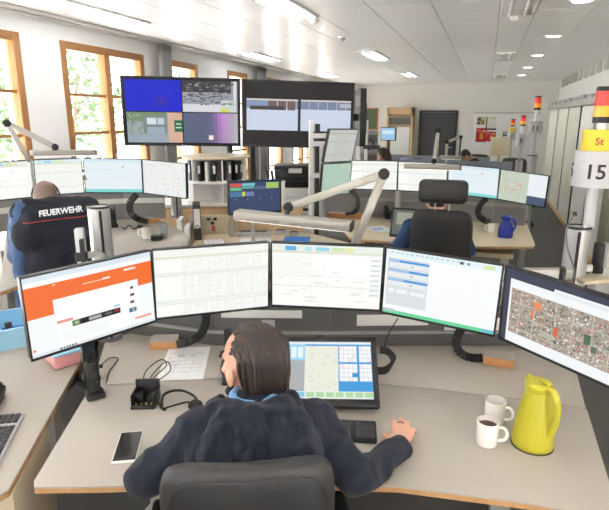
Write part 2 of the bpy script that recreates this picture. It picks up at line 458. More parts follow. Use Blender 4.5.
tree(-10.5, 11.8, 7.4, 2.2, 'pale leafy tree filling the upper panes of the large double window')
tree(-15.5, 13.5, 6.0, 2.0, 'leafy tree further off behind the large double window')
tree(-11.5, 7.6, 6.2, 1.8, 'leafy tree outside the leftmost window')
tree(-12.5, 20.5, 7.0, 2.4, 'leafy tree outside the narrow window above the video screens')

# ceiling fittings
def ceiling_lamp(x, y, label, group):
    t = thing('ceiling_lamp', label, 'ceiling lamp', (x, y, ZC), 0, group)
    m = MB()
    for sx in (-1, 1): m.box((sx * 0.145, 0, -0.006), (0.02, 1.24, 0.03), bev=0.003)
    for sy in (-1, 1): m.box((0, sy * 0.61, -0.006), (0.31, 0.02, 0.03), bev=0.003)
    obj('frame', m, 'white_plastic', t)
    obj('reflector', MB().box((0, 0, -0.002), (0.27, 1.2, 0.004)), 'louver', t)
    for sx in (-1, 1): obj('tube', MB().cyl((sx * 0.07, -0.57, -0.02), (sx * 0.07, 0.57, -0.02), 0.016, seg=10), 'tube_glow_strong' if x < -3 else ('tube_glow' if x < 0 or y < 3 else 'white_plastic'), t)
    for k in range(9): obj('slat', MB().box((0, -0.54 + k * 0.135, -0.02), (0.27, 0.008, 0.022)), 'louver', t)
g = 'recessed louvre lamps in the ceiling'
ceiling_lamp(-1.86, 5.05, 'louvre lamp in the ceiling at the top edge above the video screens', g)
ceiling_lamp(-1.86, 9.35, 'louvre lamp in the ceiling nearer the far wall in the middle row', g)
ceiling_lamp(-1.86, 13.6, 'farthest louvre lamp in the middle row near the tall wooden cabinet', g)
ceiling_lamp(-3.71, 4.85, 'louvre lamp in the ceiling above the large double window', g)
ceiling_lamp(-3.71, 8.95, 'narrow looking louvre lamp above the small windows', g)
ceiling_lamp(0.20, 5.55, 'louvre lamp at the top edge beside the row of round lights', g)
ceiling_lamp(0.20, 10.2, 'louvre lamp halfway along the row of round lights', g)
ceiling_lamp(0.20, 14.8, 'farthest louvre lamp beside the row of round lights', g)
for (x_, y_) in ((-3.71, 0.7), (-3.71, -2.6), (-3.71, 13.1), (-1.86, 0.7), (-1.86, -2.6), (0.2, 1.0), (0.2, -2.6)):  # unseen lamps added to brighten the room and its left wall
    ceiling_lamp(x_, y_, 'unseen louvre lamp added to light the room', 'unseen louvre lamps added for light')
names = ['nearest', 'second', 'middle', 'fourth', 'farthest']
for k, yy in enumerate((5.65, 7.91, 10.21, 12.52, 14.8)):
    t = thing('downlight', names[k] + ' round downlight in the lit row of five along the ceiling', 'downlight', (0.71, yy, ZC), 0, 'lit round downlights')
    obj('ring', MB().lathe([(0.085, 0.0), (0.115, 0.0), (0.115, -0.008), (0.085, -0.012), (0.085, 0.0)], 24), 'white_plastic', t)
    obj('lens', MB().lathe([(0, -0.004), (0.086, -0.004), (0.086, 0.0), (0, 0.0)], 20), 'downlight_glow', t)
for k, (px, py, lb) in enumerate([(342, 37, 'white smoke detector on the ceiling above the video screens'), (402, 72, 'small smoke detector on the ceiling near the far wall'), (314, 20, 'flat round sensor on the ceiling close to the louvre lamp'), (515, 16, 'small unlit round fitting between the louvre lamps on the right')]):
    p = onz(px, py, ZC); t = thing('smoke_detector', lb, 'smoke detector', (p.x, p.y, ZC))
    obj('base', MB().lathe([(0, 0), (0.055, 0), (0.055, -0.015), (0, -0.015)], 18), 'white_plastic', t)
    obj('sensor_head', MB().lathe([(0.04, -0.015), (0.042, -0.035), (0.02, -0.05), (0, -0.05)], 18), 'white_lacquer' if k else 'sign_grey', t)

# right side: map panels hanging from a rail in front of the wall
PXX = 1.45
t = thing('panel_rail', 'grey rail carrying map panels along the wall on the right', 'rail', (PXX, 7.6, 0))
m = MB(); m.box((0.06, 4.0, 2.17), (0.12, 8.1, 0.05), bev=0.004).box((0.02, 4.0, 2.22), (0.03, 8.1, 0.05)); obj('beam', m, 'alu_matt', t)
bm_ = MB().box((0, 0, 0), (0.13, 0.42, 0.06), bev=0.004).mesh('step_block', 'sign_grey')
for k in range(10): obj('step_block', bm_, None, t, loc=(0.07, 0.35 + k * 0.8, 2.27 + 0.012 * (k % 2)))
for k in range(5): obj('wall_arm', MB().box((0.28, 0.5 + 1.75 * k, 2.17), (0.36, 0.05, 0.05)), 'alu_matt', t)
PB_ = [7.7, 9.05, 10.45, 12.0, 13.7, 15.5]
lbs = ['plain white sliding panel nearest the numbered signal pole', 'white sliding panel just behind the numbered signal pole', 'pale map panel hanging between two white panels', 'pale map panel in the far half of the rail', 'farthest pale panel on the rail near the corner']
for k in range(5):
    a, b = PB_[k], PB_[k + 1]; t = thing('map_panel', lbs[k], 'panel', (PXX + 0.05, (a + b) / 2, 0), 0, 'panels hanging on the rail')
    rn = random.Random(k); rects = [(0, 0, 1, 1, (232, 232, 226), 0)]
    if k >= 2:
        rects.append((0.04, 0.03, 0.96, 0.8, (230, 232, 216), 1))
        for q in range(70):
            x0, y0 = rn.uniform(0.05, 0.85), rn.uniform(0.04, 0.72); c = rn.choice([(220, 228, 204), (236, 230, 208), (222, 222, 212), (212, 220, 208), (234, 222, 204)])
            rects.append((x0, y0, x0 + rn.uniform(0.02, 0.1), y0 + rn.uniform(0.01, 0.06), c, 2))
    else:
        for q in range(16):
            x0, y0 = rn.uniform(0.05, 0.9), rn.uniform(0.05, 0.5); rects.append((x0, y0, x0 + 0.02, y0 + 0.012, (90, 90, 92), 1))
    obj('board', MB().box((0.02, 0, 1.11), (0.03, b - a - 0.03, 2.04), bev=0.003), 'white_lacquer', t)
    obj('printed_sheet', rects_mesh('printed_sheet', b - a - 0.06, 2.0, rects, PRINT), None, t, loc=(0.003, 0, 1.11), rot=(0, 0, -PI / 2))
    obj('edge_strip', MB().box((0.01, -(b - a) / 2 + 0.012, 1.11), (0.05, 0.018, 2.06)), 'dark_grey' if k == 2 else 'alu_matt', t)
    obj('skirting', MB().box((0.0, 0, 0.05), (0.04, b - a, 0.09), bev=0.003), 'beech', t)
t = thing('tall_cabinet', 'tall olive grey cabinet at the right edge behind the signal pole', 'cabinet', (1.66, 6.95, 0))
obj('body', MB().box((0, 0, 1.05), (0.46, 0.9, 2.1), bev=0.004), 'wall_olive', t)
for s in (-1, 1):
    d = obj('door', MB().box((-0.24, s * 0.225, 1.05), (0.02, 0.44, 2.04), bev=0.004), 'wall_olive', t); obj('handle', MB().box((-0.26, s * 0.04, 1.1), (0.02, 0.012, 0.12), bev=0.003), 'alu_matt', d)
obj('end_strip', MB().box((-0.2, -0.46, 1.05), (0.08, 0.02, 2.1)), 'white_lacquer', t)
t = thing('storage_box', 'white low box on the carpet at the right edge', 'box', (1.36, 6.25, 0))
obj('tub', MB().box((0, 0, 0.16), (0.32, 0.4, 0.32), bev=0.01), 'white_plastic', t); obj('lid', MB().box((0, 0, 0.335), (0.34, 0.42, 0.03), bev=0.008), 'white_lacquer', t)

# back wall: door, cabinet, pictures, notices
dr = struct('door_1', MB().box((-1.44, YB - 0.02, 1.05), (1.06, 0.04, 2.1), bev=0.004), 'door_grey')
obj('door_frame', MB().box((-1.99, YB - 0.03, 1.07), (0.05, 0.07, 2.14)).box((-0.89, YB - 0.03, 1.07), (0.05, 0.07, 2.14)).box((-1.44, YB - 0.03, 2.13), (1.15, 0.07, 0.05)), 'dark_grey', dr)
obj('handle', MB().cyl((-0.99, YB - 0.08, 1.05), (-1.12, YB - 0.08, 1.05), 0.012), 'alu_matt', dr)
t = thing('tall_cabinet', 'tall pale wooden cabinet with open shelves beside the grey door', 'cabinet', (-2.56, YB - 0.25, 0))
m = MB(); W, D, HH = 0.80, 0.48, 2.24
m.box((-W / 2 + 0.03, 0, HH / 2), (0.06, D, HH)).box((W / 2 - 0.03, 0, HH / 2), (0.06, D, HH)).box((0, 0, HH - 0.1), (W, D, 0.2)).box((0, D / 2 - 0.01, HH / 2), (W, 0.02, HH)).box((0, 0, 0.4), (W, D, 0.8))
obj('body', m, 'beech', t)
for z in (1.98, 1.72): obj('shelf', MB().box((0, 0, z), (W - 0.12, D - 0.04, 0.03)), 'beech', t)
obj('dark_shelf_fill', MB().box((0, 0.05, 1.85), (W - 0.14, 0.3, 0.2)), 'mid_grey', t); obj('drawer', MB().box((0, -D / 2 + 0.005, 1.25), (W - 0.16, 0.03, 0.84), bev=0.004), 'paper', t)  # grey block filling the upper shelf opening
def poster(label, cx, cz, w, h, rects, ang=0):
    p = thing('poster', label, 'poster', (cx, YB - 0.012, cz), 0, 'notices on the far wall'); p.rotation_euler = (0, ang, 0)
    obj('sheet', MB().box((0, 0, 0), (w, 0.006, h)), 'paper', p); obj('print', rects_mesh('print', w, h, rects, PRINT), None, p, loc=(0, -0.004, 0))
p0 = ony(474, 113, YB); p1 = ony(537, 150, YB)
t = thing('whiteboard', 'large pale whiteboard on the far wall behind the posters', 'whiteboard', ((p0.x + p1.x) / 2, YB - 0.004, (p0.z + p1.z) / 2))
obj('surface', MB().box((0, 0, 0), (p1.x - p0.x, 0.008, p0.z - p1.z), bev=0.002), 'wall_white', t)
obj('frame', MB().box((0, -0.002, (p0.z - p1.z) / 2), (p1.x - p0.x, 0.016, 0.025)), 'alu_matt', t)
def P(x0, y0, x1, y1):
    a, b = ony(x0, y0, YB), ony(x1, y1, YB); return (a.x + b.x) / 2, (a.z + b.z) / 2, b.x - a.x, a.z - b.z
red = [(0, 0, 1, 1, (196, 40, 44), 0), (0.1, 0.1, 0.5, 0.3, (232, 120, 110), 1), (0.35, 0.35, 0.7, 0.8, (232, 150, 60), 1), (0.6, 0.15, 0.9, 0.3, (240, 190, 170), 1)]
poster('red poster on the far wall, left of a matching one', *P(476.5, 128, 486, 142), red)
poster('slightly tilted red poster on the far wall, right of a matching one', *P(487, 131.5, 495, 141.5), red, 0.06)
poster('small leaflet with yellow and dark pictures above the red posters', *P(477, 117, 485, 125), [(0, 0, 1, 1, (206, 200, 170), 0), (0.1, 0.1, 0.5, 0.5, (90, 90, 80), 1), (0.5, 0.4, 0.9, 0.9, (150, 140, 80), 1), (0.1, 0.6, 0.4, 0.9, (70, 70, 64), 1)])
poster('white notice with a black border above the red posters', *P(486.5, 117, 496, 130), [(0, 0, 1, 1, (50, 50, 52), 0), (0.1, 0.0, 1, 0.88, (236, 236, 230), 1), (0.4, 0.02, 0.9, 0.12, (220, 210, 90), 2)])
poster('small dark leaflet on the far wall right of the red posters', *P(503, 132, 508, 140), [(0, 0, 1, 1, (80, 84, 92), 0), (0.1, 0.1, 0.9, 0.3, (200, 200, 204), 1), (0.2, 0.5, 0.8, 0.8, (190, 190, 196), 1)])
cx, cz, w, h = P(363, 109, 377, 129)
t = thing('picture', 'green panel in a wooden frame on the far wall beside the video screens', 'picture', (cx, YB - 0.02, cz))
obj('panel', MB().box((0, 0, 0), (w, 0.02, h)), 'green_board', t)
obj('frame', MB().box((-w / 2, -0.005, 0), (0.05, 0.03, h + 0.05)).box((w / 2, -0.005, 0), (0.05, 0.03, h + 0.05)).box((0, -0.005, h / 2), (w, 0.03, 0.05)).box((0, -0.005, -h / 2), (w, 0.03, 0.05)), 'oak', t)

# ------------------------------------------------------------------ screens and monitors
W_ = (240, 243, 244)
def sc_browser():
    r = [(0, 0, 1, 1, (238, 242, 243), 0), (0, 0, 1, 0.07, (214, 224, 232), 1), (0, 0.07, 1, 0.13, (240, 243, 246), 1), (0, 0.13, 1, 0.34, (238, 112, 52), 1), (0, 0.13, 0.19, 0.52, (238, 112, 52), 1), (0.87, 0.13, 1, 0.44, (238, 112, 52), 1)]
    r += [(0.76, 0.16, 0.86, 0.19, (250, 220, 205), 2), (0.42, 0.225, 0.62, 0.235, (250, 214, 196), 2), (0.58, 0.21, 0.64, 0.235, (250, 230, 220), 2), (0.2, 0.15, 0.22, 0.165, (250, 230, 220), 2)]
    r += [(0.2, 0.34, 0.87, 0.96, (244, 246, 246), 2), (0.2, 0.62, 0.32, 0.655, (232, 150, 128), 3), (0.31, 0.665, 0.7, 0.74, (38, 38, 40), 3), (0.31, 0.665, 0.37, 0.74, (96, 130, 72), 4), (0.33, 0.685, 0.36, 0.72, (190, 210, 190), 4), (0.44, 0.68, 0.54, 0.725, (168, 172, 172), 4), (0.57, 0.69, 0.63, 0.715, (110, 112, 112), 4), (0.65, 0.68, 0.69, 0.71, (170, 40, 40), 4), (0.65, 0.62, 0.7, 0.64, (110, 190, 220), 3)]
    for k in range(3): r.append((0.8 - 0.005 * k, 0.42 + 0.1 * k, 0.825 + 0.006 * (k % 2), 0.455 + 0.1 * k, (70 + 20 * k, 50, 52), 3))
    r += [(0.775, 0.72, 0.84, 0.78, (40, 110, 160), 3), (0.8, 0.73, 0.825, 0.77, (160, 190, 110), 4), (0.82, 0.87, 0.97, 0.9, (236, 150, 128), 3)]
    for k in range(6): r.append((0.24, 0.79 + 0.022 * k, 0.62 - 0.03 * (k % 3), 0.796 + 0.022 * k, (222, 226, 228), 3))
    r += [(0, 0.965, 1, 1, (218, 224, 228), 3), (0.01, 0.9, 0.03, 0.93, (230, 130, 90), 3)]
    for k in range(6): r.append((0.2 + 0.022 * k, 0.97, 0.214 + 0.022 * k, 0.995, [(60, 60, 64), (70, 130, 150), (90, 90, 90), (70, 110, 80), (60, 60, 62), (120, 90, 80)][k], 4))
    return r
def sc_table(seed=1, top=(234, 238, 232), tabs=False):
    rn = random.Random(seed); r = [(0, 0, 1, 1, (242, 244, 238), 0), (0, 0, 1, 0.11, top, 1), (0, 0.11, 1, 0.125, (214, 206, 176), 2)]
    if tabs: r += [(0.12, 0.03, 0.22, 0.1, (92, 176, 226), 2), (0.3, 0.035, 0.36, 0.095, (178, 220, 226), 2), (0.4, 0.035, 0.52, 0.095, (150, 208, 226), 2), (0.54, 0.035, 0.66, 0.095, (206, 226, 170), 2), (0.67, 0.035, 0.74, 0.095, (222, 226, 160), 2)]
    for (a, b) in ((0.15, 0.32), (0.4, 0.74), (0.83, 0.97)):
        r.append((0.0, a - 0.02, 1, a - 0.008, (216, 218, 212), 1)); r.append((0.0, b + 0.012, 1, b + 0.06, (228, 232, 230), 1))
        x = 0.24
        while x < 0.95:
            w = rn.uniform(0.03, 0.08)
            y0 = a
            while y0 < b:
                c = rn.randint(216, 234); r.append((x, y0, x + w * rn.uniform(0.4, 0.85), y0 + 0.011, (c, c, c - 4), 2)); y0 += 0.026
            r.append((x - 0.006, a - 0.01, x - 0.003, b, (220, 222, 216), 1)); x += w
    return r
def sc_light(seed=2):
    rn = random.Random(seed); r = sc_table(seed, (226, 232, 226), True)[:9]
    r += [(0.02, 0.17, 0.35, 0.5, (238, 240, 234), 1), (0.36, 0.17, 0.98, 0.62, (244, 245, 242), 1), (0.355, 0.15, 0.358, 0.95, (218, 220, 216), 2), (0, 0.5, 1, 0.506, (220, 222, 214), 2), (0, 0.66, 1, 0.668, (212, 206, 190), 2)]
    for k in range(22): x = rn.uniform(0.03, 0.8); y = rn.uniform(0.2, 0.92); r.append((x, y, x + rn.uniform(0.03, 0.12), y + 0.012, (214, 218, 214), 3))
    for k in range(8): r.append((0.9, 0.2 + 0.08 * k, 0.985, 0.23 + 0.08 * k, (206, 216, 222), 3))
    return r
def sc_form():
    r = [(0, 0, 1, 1, (240, 242, 242), 0), (0, 0, 1, 0.1, (222, 236, 238), 1), (0.02, 0.12, 0.4, 0.86, (214, 218, 220), 1)]
    for k in range(16): r.append((0.05 + 0.045 * k, 0.03, 0.07 + 0.045 * k, 0.055, (180, 200, 206), 2))
    r += [(0.66, 0.03, 0.69, 0.07, (60, 60, 66), 2), (0.72, 0.035, 0.74, 0.065, (80, 90, 100), 2), (0.86, 0.03, 0.95, 0.08, (210, 226, 160), 2)]
    for k in range(3):
        y = 0.15 + 0.145 * k; r += [(0.03, y, 0.4, y + 0.035, (72, 150, 214), 2), (0.03, y + 0.005, [0.13, 0.22, 0.18][k], y + 0.03, (160, 196, 226), 3), (0.04, y + 0.05, 0.39, y + 0.11, (226, 230, 232), 2), (0.24, y + 0.07, 0.26, y + 0.085, (120, 124, 130), 3)]
    r += [(0.04, 0.6, 0.1, 0.66, (236, 238, 240), 2), (0.12, 0.6, 0.22, 0.66, (236, 238, 240), 2), (0.25, 0.61, 0.38, 0.66, (234, 236, 238), 2), (0, 0.945, 1, 1, (108, 206, 152), 1), (0, 0.925, 0.12, 0.97, (176, 200, 196), 2), (0.9, 0.945, 1, 1, (110, 190, 210), 2)]
    return r
def sc_aerial():
    rn = random.Random(5); r = [(0, 0, 1, 1, (62, 66, 82), 0), (0.05, 0.13, 1, 1, (236, 238, 240), 1), (0.43, 0.09, 1, 0.24, (236, 238, 240), 2), (0.44, 0.12, 1, 0.15, (222, 226, 230), 3)]
    r.append((0.07, 0.25, 0.99, 0.86, (168, 158, 146), 2))
    pal = [(186, 128, 108), (200, 140, 116), (170, 120, 106), (112, 126, 102), (86, 106, 88), (130, 134, 120), (200, 192, 182), (216, 208, 200), (104, 102, 102), (150, 144, 138), (116, 112, 114), (226, 220, 214)]
    for k in range(1500):
        x, y = rn.uniform(0.07, 0.96), rn.uniform(0.25, 0.84); s = rn.uniform(0.006, 0.018); r.append((x, y, x + s, y + s * rn.uniform(0.9, 1.8), rn.choice(pal), 3 + rn.random() * 0.8))
    for k in range(6): x = 0.14 + 0.15 * k + rn.uniform(-0.02, 0.02); r.append((x, 0.25, x + 0.007, 0.86, (200, 192, 180), 4))
    for k in range(3): y = 0.42 + 0.18 * k; r.append((0.07, y, 0.99, y + 0.01, (196, 190, 178), 4))
    r += [(0.28, 0.33, 0.34, 0.43, (226, 140, 92), 4.2), (0.26, 0.45, 0.285, 0.56, (226, 130, 84), 4.2), (0.46, 0.56, 0.5, 0.68, (206, 110, 76), 4.2), (0.70, 0.50, 0.75, 0.62, (84, 108, 86), 4.2), (0.76, 0.62, 0.8, 0.7, (96, 116, 96), 4.2), (0.36, 0.68, 0.46, 0.75, (176, 178, 160), 4.2)]
    return r
def sc_touch():
    r = [(0, 0, 1, 1, (64, 152, 214), 0), (0, 0, 1, 0.05, (222, 228, 230), 1), (0, 0.05, 0.36, 0.34, (150, 206, 232), 1), (0, 0.34, 0.36, 0.86, (168, 172, 174), 1), (0.36, 0.08, 0.68, 0.87, (226, 228, 214), 1)]
    rn = random.Random(3)
    for k in range(5): r.append((0.03 + 0.065 * k, 0.1, 0.08 + 0.065 * k, 0.3, (226, 236, 242), 2))
    for k in range(60): x, y = rn.uniform(0.36, 0.66), rn.uniform(0.08, 0.84); r.append((x, y, x + rn.uniform(0.004, 0.04), y + rn.uniform(0.004, 0.03), rn.choice([(206, 220, 180), (236, 226, 196), (214, 214, 204), (200, 214, 190)]), 2))
    for (x0, x1) in ((0.69, 0.86), (0.88, 0.995)):
        for (y0, y1) in ((0.08, 0.37), (0.4, 0.7)):
            r.append((x0, y0, x1, y1, (206, 214, 222), 2)); n = 4 if x1 < 0.87 else 3
            for i in range(n):
                for j in range(4): r.append((x0 + (x1 - x0) * (i + 0.08) / n, y0 + (y1 - y0) * (j + 0.1) / 4, x0 + (x1 - x0) * (i + 0.94) / n, y0 + (y1 - y0) * (j + 0.92) / 4, (240, 238, 238) if (i + j) % 5 else (238, 222, 224), 3))
    r += [(0.81, 0.56, 0.86, 0.63, (64, 140, 200), 4), (0, 0.87, 1, 1, (226, 232, 228), 2)]
    for k in range(11): r.append((0.02 + 0.09 * k, 0.885, 0.095 + 0.09 * k, 0.965, (130, 196, 216) if k < 4 else (170, 210, 158), 3))
    return r
def sc_map(seed, base=(186, 202, 184)):
    rn = random.Random(seed); r = [(0, 0, 1, 1, base, 0)]
    for k in range(160):
        x, y = rn.random() * 0.95, rn.random() * 0.95; r.append((x, y, x + rn.uniform(0.01, 0.06), y + rn.uniform(0.01, 0.05), rn.choice([(170, 194, 168), (206, 214, 196), (196, 180, 168), (160, 186, 170), (212, 190, 178)]), 1 + rn.random()))
    return r
def sc_board():
    rn = random.Random(9); r = [(0, 0, 1, 1, (58, 72, 102), 0), (0.02, 0.05, 0.24, 0.16, (206, 84, 74), 1), (0.25, 0.05, 0.5, 0.14, (112, 190, 196), 1), (0.72, 0.05, 0.97, 0.24, (158, 190, 96), 1), (0.02, 0.18, 0.24, 0.28, (110, 180, 130), 1), (0.25, 0.16, 0.48, 0.22, (110, 176, 160), 1), (0.5, 0.16, 0.72, 0.26, (92, 104, 130), 1), (0.02, 0.32, 0.24, 0.48, (74, 120, 160), 1), (0.25, 0.32, 0.31, 0.46, (206, 206, 70), 1), (0.32, 0.33, 0.48, 0.46, (110, 130, 170), 1)]
    for k in range(4): r.append((0.1 + 0.24 * k, 0.55, 0.13 + 0.24 * k, 0.58, (130, 144, 176), 1)); r.append((0.245 * k + 0.24, 0.3, 0.245 * k + 0.245, 1, (78, 92, 122), 1))
    return r
def sc_tv_quad():
    rn = random.Random(4); r = [(0, 0, 1, 1, (26, 26, 30), 0), (0.02, 0.03, 0.495, 0.50, (4, 24, 196), 1), (0.26, 0.27, 0.38, 0.42, (24, 26, 180), 2), (0.3, 0.31, 0.35, 0.39, (46, 34, 160), 3)]
    # lower left: yard with arch
    r += [(0.02, 0.515, 0.495, 0.98, (146, 158, 162), 1), (0.02, 0.515, 0.36, 0.66, (112, 138, 104), 2), (0.16, 0.56, 0.36, 0.84, (120, 132, 128), 2), (0.19, 0.6, 0.27, 0.7, (206, 214, 226), 3), (0.28, 0.6, 0.34, 0.7, (186, 196, 214), 3), (0.19, 0.74, 0.34, 0.84, (150, 166, 180), 3), (0.37, 0.515, 0.495, 0.98, (206, 168, 146), 2), (0.02, 0.86, 0.36, 0.98, (150, 162, 172), 3)]
    for k in range(12):
        a = k * 2 * PI / 12
    r += [(0.425, 0.63, 0.495, 0.81, (38, 104, 60), 3), (0.44, 0.68, 0.485, 0.70, (190, 206, 190), 4), (0.435, 0.735, 0.49, 0.755, (190, 206, 190), 4)]
    for k in range(70): x, y = rn.uniform(0.02, 0.15), rn.uniform(0.53, 0.9); r.append((x, y, x + 0.012, y + 0.02, rn.choice([(88, 128, 80), (130, 150, 120), (160, 176, 170)]), 3))
    # upper right: car park
    r += [(0.505, 0.03, 0.985, 0.50, (148, 152, 160), 1), (0.505, 0.03, 0.93, 0.2, (62, 58, 58), 2), (0.505, 0.38, 0.85, 0.5, (206, 208, 212), 2), (0.95, 0.03, 0.975, 0.5, (210, 212, 216), 3), (0.84, 0.32, 0.97, 0.5, (196, 204, 196), 3), (0.83, 0.44, 0.9, 0.5, (206, 206, 100), 4)]
    for k in range(160): x, y = rn.uniform(0.505, 0.93), rn.uniform(0.04, 0.38); r.append((x, y, x + rn.uniform(0.008, 0.04), y + rn.uniform(0.008, 0.02), rn.choice([(54, 50, 54), (92, 90, 96), (110, 114, 122), (110, 74, 74), (150, 150, 156), (78, 96, 84), (70, 68, 72)]), 3 + rn.random()))
    # lower right: violet glow
    for i in range(16):
        for j in range(8):
            u, v = i / 15, j / 7; b = math.exp(-((u - 0.72) ** 2) / 0.03); c = (int(88 + 74 * b * (1 - 0.3 * v) + 220 * max(0, u - 0.62)), int(96 + 14 * b + 200 * max(0, u - 0.62)), int(120 + 62 * b * (1 - v * 0.4) + 150 * max(0, u - 0.62)))
            r.append((0.505 + 0.48 * i / 16, 0.515 + 0.465 * j / 8, 0.505 + 0.48 * (i + 1) / 16, 0.515 + 0.465 * (j + 1) / 8, c, 1))
    r.append((0.725, 0.86, 0.765, 0.93, (240, 220, 200), 2))
    return r
def sc_tv_garage():
    r = [(0, 0, 1, 1, (40, 37, 36), 0)]
    for k, x in enumerate((0.03, 0.52)):
        x1 = x + 0.465; r += [(x, 0.27, x1, 0.76, (196, 206, 224), 1), (x, 0.27, x1, 0.42, (122, 120, 128), 2), (x, 0.27, x1, 0.295, (206, 200, 196), 3)]
        for q in range(5 if k else 3): a = x + (0.0 if k else 0.2) + q * 0.085; r.append((a, 0.3, a + 0.07, 0.42 if k else 0.44, (116, 130, 158) if k else (110, 92, 88), 3)); r.append((a + 0.074, 0.3, a + 0.08, 0.42, (196, 196, 204), 3))
        if not k: r += [(x, 0.3, x + 0.19, 0.42, (128, 148, 178), 3), (x + 0.03, 0.38, x + 0.34, 0.44, (70, 66, 66), 4)]
        else: r.append((x + 0.36, 0.32, x1, 0.38, (170, 180, 190), 4))
        for q in range(9): r.append((x, 0.48 + 0.03 * q, x1, 0.483 + 0.03 * q, (186, 196, 214), 3))
    return r
def sc_r3():
    r = [(0, 0, 1, 1, (222, 232, 236), 0), (0, 0, 1, 0.08, (206, 224, 232), 1), (0, 0.9, 1, 1, (130, 210, 206), 1), (0.66, 0.2, 0.69, 0.25, (226, 150, 110), 2), (0.1, 0.3, 0.6, 0.33, (206, 222, 230), 1), (0.1, 0.5, 0.8, 0.52, (210, 226, 232), 1)]
    return r
def sc_r4():
    r = [(a * 0.62, b, c * 0.62, d, col, l) for (a, b, c, d, col, *ll) in sc_map(21, (192, 202, 186)) for l in [ll[0] if ll else 1]] + [(0.62, 0, 1, 0.72, (226, 232, 236), 1), (0.62, 0.72, 1, 1, (74, 88, 112), 1)]
    rn = random.Random(6)
    for k in range(24): x, y = rn.uniform(0.1, 0.5), rn.uniform(0.2, 0.75); r.append((x, y, x + 0.04, y + 0.02, (214, 130, 118), 2.5))
    return r

def monitor(label, pos, yaw, tilt, roll, w, h, rects, group=None, bez=0.007, depth=0.03, mount=None, name='monitor', body='black_plastic', logo=False, front='black_plastic'):
    t = thing(name, label, 'monitor', pos, 0, group)
    t.rotation_mode = 'YXZ'; t.rotation_euler = (R(tilt), R(roll), R(yaw))
    obj('housing', MB().box((0, depth * 0.5 + 0.004, 0), (w - 0.004, depth, h - 0.004), bev=0.006).box((0, depth + 0.015, -0.01), (w * 0.55, 0.03, h * 0.55), bev=0.012), body, t)
    bz = MB()
    for s in (-1, 1): bz.box((s * (w / 2 - bez / 2), 0, 0), (bez, 0.012, h), bev=0.002)
    bz.box((0, 0, h / 2 - bez / 2), (w, 0.012, bez), bev=0.002); bz.box((0, 0, -h / 2 + bez * 0.75), (w, 0.012, bez * 1.5), bev=0.002)
    obj('bezel', bz, front, t)
    obj('screen', rects_mesh('screen', w - 2 * bez, h - 2.4 * bez, rects, SCREEN), None, t, loc=(0, -0.001, 0.25 * bez))
    if mount: obj('mount', MB().box((0, depth + 0.035, 0), (0.11, 0.015, 0.11), bev=0.003).bar((0, depth + 0.04, 0), (0, mount, 0), 0.04, 0.05, 0.006), 'alu_matt', t)
    return t
G1 = 'monitors in the arc on the nearest desk'
monitor('widescreen monitor with an orange web page, leftmost on the nearest desk', (-1.448, 1.696, 1.228), 64.1, 1.7, -1.3, 0.535, 0.335, sc_browser(), G1, mount=0.16)
monitor('monitor with a pale spreadsheet between the orange page and the middle screen', (-1.145, 2.136, 1.222), 37.5, 3.2, 0.5, 0.535, 0.335, sc_table(1), G1, mount=0.13)
monitor('middle monitor on the nearest desk with pale lists and coloured tabs', (-0.676, 2.391, 1.208), 13.7, 5.3, 1.3, 0.535, 0.335, sc_light(2), G1, mount=0.13)
monitor('monitor with blue form bars and a green bottom strip on the nearest desk', (-0.153, 2.431, 1.182), -10.1, 0.2, 2.1, 0.535, 0.335, sc_form(), G1, mount=0.13)
monitor('rightmost monitor on the nearest desk showing an aerial city map', (0.323, 2.157, 1.179), -40.4, 2.0, 1.9, 0.535, 0.335, sc_aerial(), G1, mount=0.13)

# ------------------------------------------------------------------ the nearest workstation
ZT = 0.74
front = [(-1.385, 1.235), (-1.36, 1.21), (-1.15, 1.283), (-0.95, 1.36), (-0.55, 1.50), (-0.19, 1.60), (0.23, 1.65), (0.46, 1.655), (0.49, 1.68)]
gap = [(-1.655, 1.86), (-1.12, 2.105), (-0.6, 2.27), (-0.07, 2.33), (0.24, 2.345), (0.50, 2.35)]
gap2 = [(x - 0.003, y_ + 0.009) for (x, y_) in gap]
back = [(-1.94, 2.33), (-1.87, 2.45), (-1.4, 2.72), (-0.9, 2.92), (-0.2, 3.02), (0.52, 3.02)]
def table_top(poly, z, t_, parent, th=0.026, top='desk_white', name='table_top'):
    o = obj(name, MB().prism(poly, z - 0.008, z, 0.0015), top, parent)
    obj('edge_band', MB().prism(poly, z - th, z - 0.0082), 'edge_band', o)
    return o
t = thing('desk', 'large faceted white desk with wooden edges under the five nearest monitors', 'desk', (0, 0, 0))
table_top(front + gap[::-1], ZT, 0, t)
table_top(gap2 + back[::-1], ZT, 0, t, name='rear_top')
for (x, y_) in ((-1.45, 2.05), (0.2, 2.45), (-0.6, 2.6)):
    obj('leg', MB().box((x, y_, 0.36), (0.09, 0.09, 0.70), bev=0.006), 'alu_matt', t); obj('foot', MB().box((x, y_ - 0.05, 0.02), (0.08, 0.6, 0.04), bev=0.01), 'alu_matt', t)
obj('crossbeam', MB().bar((-1.45, 2.05, 0.67), (0.2, 2.45, 0.67), 0.05, 0.06), 'alu_matt', t)
